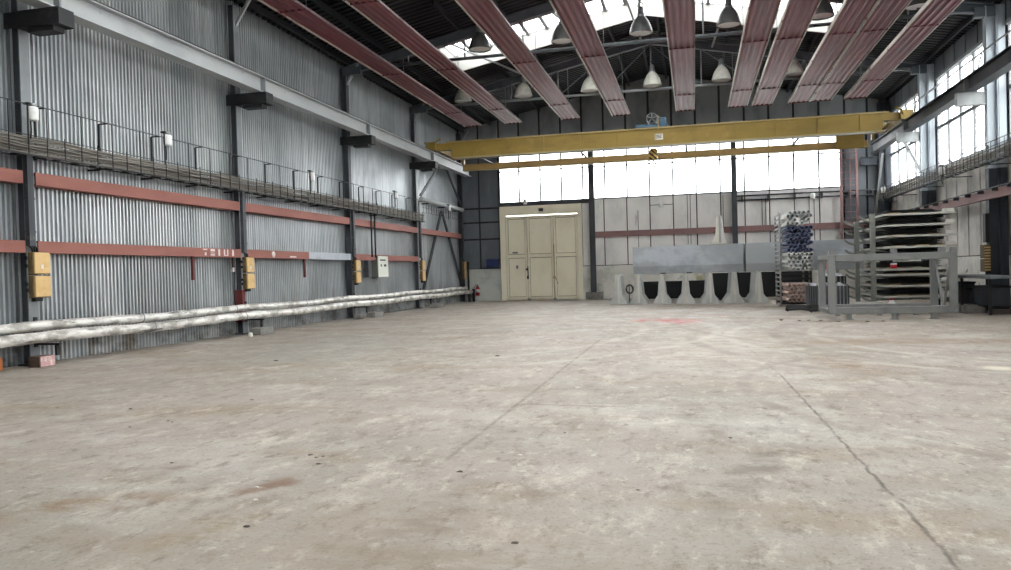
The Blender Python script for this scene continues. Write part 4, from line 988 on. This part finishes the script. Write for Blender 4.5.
# ------------------------------------------------------------------ cantilever rack with sheet trays
t = empty('cantilever_rack', (4.6, 23.5, 0), 'tall cantilever rack with upturned arms carrying steel sheets', 'rack')
LV = [.415, .69, .98, 1.12, 1.46, 1.69, 1.97, 2.25, 2.53]
for y in (22.5, 24.6):
    c = B(4.54, 4.66, y-.06, y+.06, 0, 2.6 if y < 23 else 2.52).build('upright', 'rack_grey', t)
    MB().box(4.25, 6.3, y-.06, y+.06, 0, .12).build('foot', 'rack_grey', t)
    for z in LV:
        MB().bar((4.66, y, z-.06), (6.3, y, z-.045), .06, .07).build('arm', 'rack_grey', t)
        MB().bar((4.54, y, z-.12), (4.36, y, z-.05), .05, .06).bar((4.38, y, z-.06), (4.28, y, z+.03), .05, .05).build('short_arm', 'rack_grey', t)
for i, z in enumerate(LV):
    lab = ['lowest sheet tray on the cantilever rack', 'second sheet tray from the floor on the cantilever rack', 'third sheet tray from the floor on the cantilever rack', 'fourth sheet tray from the floor, close above the third', 'fifth sheet tray, level with the top of the grey cradle', 'sheet tray just above the grey cradle', 'third sheet tray from the top of the cantilever rack', 'second sheet tray from the top of the cantilever rack', 'topmost sheet tray on the cantilever rack'][i]
    s = empty('sheet_tray', (5.6, 23.4, z), lab, 'tray', 'sheet trays on the cantilever rack')
    x1 = 6.46
    B(4.78, x1, 22.0, 25.0, z, z+.012).build('sheet', 'dark_iron', s)
    MB().box(4.75, x1, 21.97, 22.0, z-.012, z+.04).box(4.75, 4.78, 22.0, 25.0, z-.012, z+.04).build('edge_angle', 'sheet_edge', s)
    rr = random.Random(i)
    m = MB()
    for j in range(3):
        x = 4.95+j*.5+rr.uniform(-.1, .15); m.box(x, x+.3, 22.1, 24.9, z+.014, z+.04+rr.random()*.03)
    m.build('packing_strip', 'wood', s)
    m = MB()
    for j in range(2 if i == 2 else 4 if i == 8 else 8): m.box(4.85+(j*37 % 5)*.03, 6.15-(j*23 % 7)*.03, 22.12+(j*11 % 4)*.03, 24.85, z+.07+j*.018, z+.085+j*.018)
    m.build('dark_fill', 'dark_rubber', s)['kind'] = 'stuff'  # black sheets added to darken the space between the trays
    MB().box(6.22, 6.44, 22.05, 22.3, z+.02, z+.13).build('end_block', 'white_sign', s)

# ------------------------------------------------------------------ grey box cradle in front
FX0, FX1, FY0, FY1, FZ0, FZ1 = 3.05, 5.80, 19.7, 21.2, .14, 1.53
t = empty('box_cradle', ((FX0+FX1)/2, 20.5, 0), 'grey welded box cradle on the floor in front of the sheet rack', 'cradle')
W = .16
for x, y in ((FX0, FY0), (FX1, FY0), (FX0, FY1), (FX1, FY1)):
    xx = x if x == FX0 else x-W
    B(xx, xx+W, y, y+.12, FZ0, FZ1).build('post', 'frame_grey', t, .008)
for y in (FY0, FY1):
    B(FX0+W, FX1-W, y, y+.12, FZ1-.16, FZ1).build('top_beam', 'frame_grey', t, .008)
    B(FX0+W, FX1-W, y, y+.12, FZ0, FZ0+.15).build('bottom_beam', 'frame_grey', t, .008)
for xx in (FX0, FX1-W):
    for z in (FZ0, FZ1-.1): B(xx, xx+W, FY0+.12, FY1, z, z+.1).build('side_beam', 'frame_grey', t)
for xx in (FX1-.08,):
    ym = (FY0+FY1)/2+.06
    MB().bar((xx, FY0+.15, FZ1-.1), (xx, ym, FZ0+.1), .05, .05).bar((xx, FY1, FZ1-.1), (xx, ym, FZ0+.1), .05, .05).build('side_brace', 'frame_grey', t)
    MB().box(xx-.12, xx+.04, ym-.15, ym+.05, FZ0+.1, FZ0+.13).build('gusset', 'steel_light', t)
for x in (FX0+.45, (FX0+FX1)/2+.05, FX1-.5):
    MB().box(x-.05, x+.05, FY0+.02, FY0+.1, 0, FZ0).box(x-.09, x+.09, FY0-.01, FY0+.13, 0, .015).build('foot', 'frame_grey', t)
    MB().box(x-.05, x+.05, FY1+.02, FY1+.1, 0, FZ0).build('foot', 'frame_grey', t)
for x in (FX0+.02, FX0+1.37, FX0+2.38, FX1-.15):
    B(x, x+.13, FY0, FY0+.12, FZ1, FZ1+.1).build('locating_stub', 'frame_grey', t)

# loose goods behind the cradle
def crate(x0, x1, y0, y1, z0, z1, label, mat, group=None):
    t = empty('parts_crate', ((x0+x1)/2, (y0+y1)/2, z0), label, 'crate', group)
    MB().box(x0, x1, y0, y1, z0, z0+.03).box(x0, x0+.03, y0, y1, z0, z1).box(x1-.03, x1, y0, y1, z0, z1).box(x0, x1, y1-.03, y1, z0, z1).box(x0, x1, y0, y0+.03, z0, z1).build('body', mat, t)
    m = MB(); n = 6
    for i in range(n): m.box(x0+(x1-x0)*(i+.35)/n, x0+(x1-x0)*(i+.65)/n, y0-.02, y0, z0, z1)
    m.build('rib', 'frame_grey', t)
    m = MB(); rr = random.Random(int(x0*100+z0*10))
    for i in range(8):
        xx = rr.uniform(x0+.06, x1-.06); m.bar((xx, y0+.1, z1-.05), (xx+rr.uniform(-.1, .1), y1-.1, z1+.05), .05, .07)
    m.build('contents', 'steel_mid', t)
crate(3.5, 4.05, 22.8, 23.6, 0, .38, 'dark parts crate on the floor behind the cradle post', 'column_navy', 'parts crates behind the cradle')
crate(3.5, 4.05, 22.8, 23.6, .38, .72, 'dark parts crate stacked on the crate behind the cradle post', 'steel_dark', 'parts crates behind the cradle')
crate(3.2, 3.55, 24.0, 24.8, 0, .7, 'dark blue parts crate between the tube stack and the cradle', 'column_navy', 'parts crates behind the cradle')
crate(3.75, 4.4, 25.2, 26.2, 0, .95, 'tall dark parts crate beside the cantilever rack uprights', 'dark_iron', 'parts crates behind the cradle')
t = empty('lifting_clamp', (3.65, 23.1, .76), 'red lifting clamp on top of the stacked parts crates', 'clamp')
MB().box(3.61, 3.69, 23.05, 23.15, .78, 1.25).build('stem', 'blue', t); MB().box(3.55, 3.75, 23.02, 23.18, 1.25, 1.33).box(3.55, 3.6, 23.02, 23.18, 1.12, 1.25).box(3.7, 3.75, 23.02, 23.18, 1.12, 1.25).build('jaw', 'red', t)
t = empty('white_canister', (4.86, 21.75, 0), 'white canister standing before the lowest sheet trays', 'canister')
MB().lathe([(.001, 0), (.1, 0), (.11, .03), (.11, .26), (.05, .32), (.04, .36), (.001, .36)], (4.86, 21.75, 0), 'z', 14).build('body', 'lamp_white', t)
MB().lathe([(.001, .36), (.045, .36), (.045, .4), (.001, .4)], (4.86, 21.75, 0), 'z', 10).build('cap', 'red', t)
t = empty('trestle', (4.3, 21.8, 0), 'low pale steel trestle on the floor before the rack', 'trestle')
MB().box(4.0, 4.65, 21.75, 21.85, .27, .32).build('top', 'sheet_edge', t)
for x in (4.05, 4.6): MB().bar((x-.07, 21.68, 0), (x, 21.8, .28), .03, .03).bar((x+.03, 21.92, 0), (x, 21.8, .28), .03, .03).build('leg', 'sheet_edge', t)
t = empty('paint_tin', (5.0, 22.06, 1.12), 'red and white tin on the fourth sheet tray', 'tin')
MB().lathe([(.001, 0), (.08, 0), (.08, .1), (.001, .1)], (5.0, 22.06, 1.16), 'z', 12).build('body', 'red', t); MB().lathe([(.001, .1), (.082, .1), (.082, .13), (.001, .13)], (5.0, 22.06, 1.16), 'z', 12).build('lid', 'lamp_white', t)
t = empty('steel_band', (3.1, 22.8, 0), 'curled dark steel band lying on the floor before the tube stack', 'band')
def ribbon(pts, w, th=.006):
    m = MB(); vs = []
    for p in pts: vs += [(p[0], p[1], p[2]), (p[0], p[1]+w*.3, p[2]+w)]
    m._add(vs, [(2*i, 2*i+1, 2*i+3, 2*i+2) for i in range(len(pts)-1)]); return m
pts = []
for i in range(41):
    a = i/40; x = 2.5+.95*a; zz = .02+.12*abs(math.sin(a*PI*2.2)); pts.append((x-.18*math.sin(a*PI*4), 22.7+.3*math.cos(a*PI*2), zz))
o = ribbon(pts, .1).build('band', 'dark_iron', t); so = o.modifiers.new('solid', 'SOLIDIFY'); so.thickness = .008
o = MB().path([(2.5, 23.6, .05), (2.9, 23.4, .08), (3.2, 23.2, .04), (3.6, 23.3, .05)], .035, 8).build('hose_end', 'dark_rubber', t)

# bench under the window wall
t = empty('steel_bench', (7.2, 22.8, 0), 'low steel bench with dark bins under it, beyond the cradle', 'bench')
B(6.75, 7.45, 20.6, 25.0, .86, .93).build('bench_top', 'steel_mid', t, .008)
for y in (20.8, 22.8, 24.8):
    for x in (6.8, 7.4): B(x-.03, x+.03, y-.03, y+.03, 0, .86).build('leg', 'dark_iron', t)
B(6.8, 7.4, 21.0, 24.8, .18, .2).build('lower_shelf', 'dark_iron', t)
for j, (a, c, zt) in enumerate(((21.1, 22.2, .68), (22.4, 23.4, .6), (23.55, 24.6, .74))):
    t = empty('storage_bin', (7.1, (a+c)/2, .2), ['dark bin under the bench end next to the frame edge', 'middle dark bin under the bench', 'dark bin under the bench end next to the cradle'][j], 'bin', 'bins under the bench')
    MB().box(6.86, 7.34, a, c, .205, zt).build('body', 'column_navy', t, .02); MB().box(6.84, 7.36, a-.02, c+.02, zt-.05, zt).build('rim', 'dark_iron', t)
tag(B(6.5, 7.0, 21.6, 21.9, 0, .2).build('concrete_block', 'conc_block', None, .02), 'grey concrete block on the floor before the low bench', 'block')

# dirt chips on the floor
CH = [(-4.9, 6.48), (-5.07, 6.17), (-2.82, 5.33), (-2.63, 5.08), (-6.6, 11.43), (-6.69, 7.05), (-5.79, 7.06), (-6.02, 9.15), (-4.76, 7.71), (-4.58, 9.39), (-3.74, 4.97), (-2.59, 4.2), (-1.55, 5.), (-2.74, 4.46), (-1.26, 5.52), (.24, 6.26), (-1.06, 6.32), (-.36, 4.72), (-3.09, 12.1), (-.88, 3.71), (-2.36, 3.73), (-2.74, 5.26), (-2.7, 5.3), (-4.82, 6.43), (2.0, 19.95), (2.38, 19.6), (2.83, 19.5), (3.15, 19.1), (3.75, 19.0), (1.98, 19.7), (2.6, 19.7), (4.1, 19.1)]
for i, (x, y) in enumerate(CH):
    rr = random.Random(i+50); r = rr.uniform(.010, .022)*(1.0 if y < 10 else 1.8 if y < 15 else 2.6); m = MB(); n = 7; vs = [(x, y, r*.5)]
    rim = [(x+r*rr.uniform(.7, 1.6)*math.cos(2*PI*k/n), y+r*rr.uniform(.5, 1.1)*math.sin(2*PI*k/n)) for k in range(n)]
    vs += [(x+(a-x)*.7, y+(c-y)*.7, r*.4*rr.uniform(.7, 1)) for a, c in rim]+[(a, c, 0) for a, c in rim]
    m._add(vs, [(0, 1+k, 1+(k+1) % n) for k in range(n)]+[(1+k, 1+n+k, 1+n+(k+1) % n, 1+(k+1) % n) for k in range(n)])
    pale = i in (11, 13, 14, 9)
    o = m.build('dirt_chip', 'white_sign' if pale else 'chip')
    tag(o, 'tiny pale chip lying on the concrete floor' if pale else ('dark dirt clod on the floor in front of the grey cradle' if y > 18 else 'small dark dirt chip lying on the open concrete floor'), 'chip', 'pale chips on the floor' if pale else ('dirt clods before the cradle' if y > 18 else 'dark chips on the floor'))

# ------------------------------------------------------------------ daylight
w = bpy.data.worlds.new('overcast sky'); sc.world = w; w.use_nodes = True
bg = w.node_tree.nodes['Background']; bg.inputs[0].default_value = (1.0, 1.0, .985, 1); bg.inputs[1].default_value = 6.6
sc.view_settings.view_transform = 'Standard'; sc.view_settings.look = 'None'; sc.view_settings.gamma = 1
sc.view_settings.use_curve_mapping = False; sc.view_settings.exposure = 0.80
sc.cycles.max_bounces = 10; sc.cycles.diffuse_bounces = 5; sc.cycles.transparent_max_bounces = 12
sc.cycles.use_denoising = True; sc.cycles.sample_clamp_indirect = 8
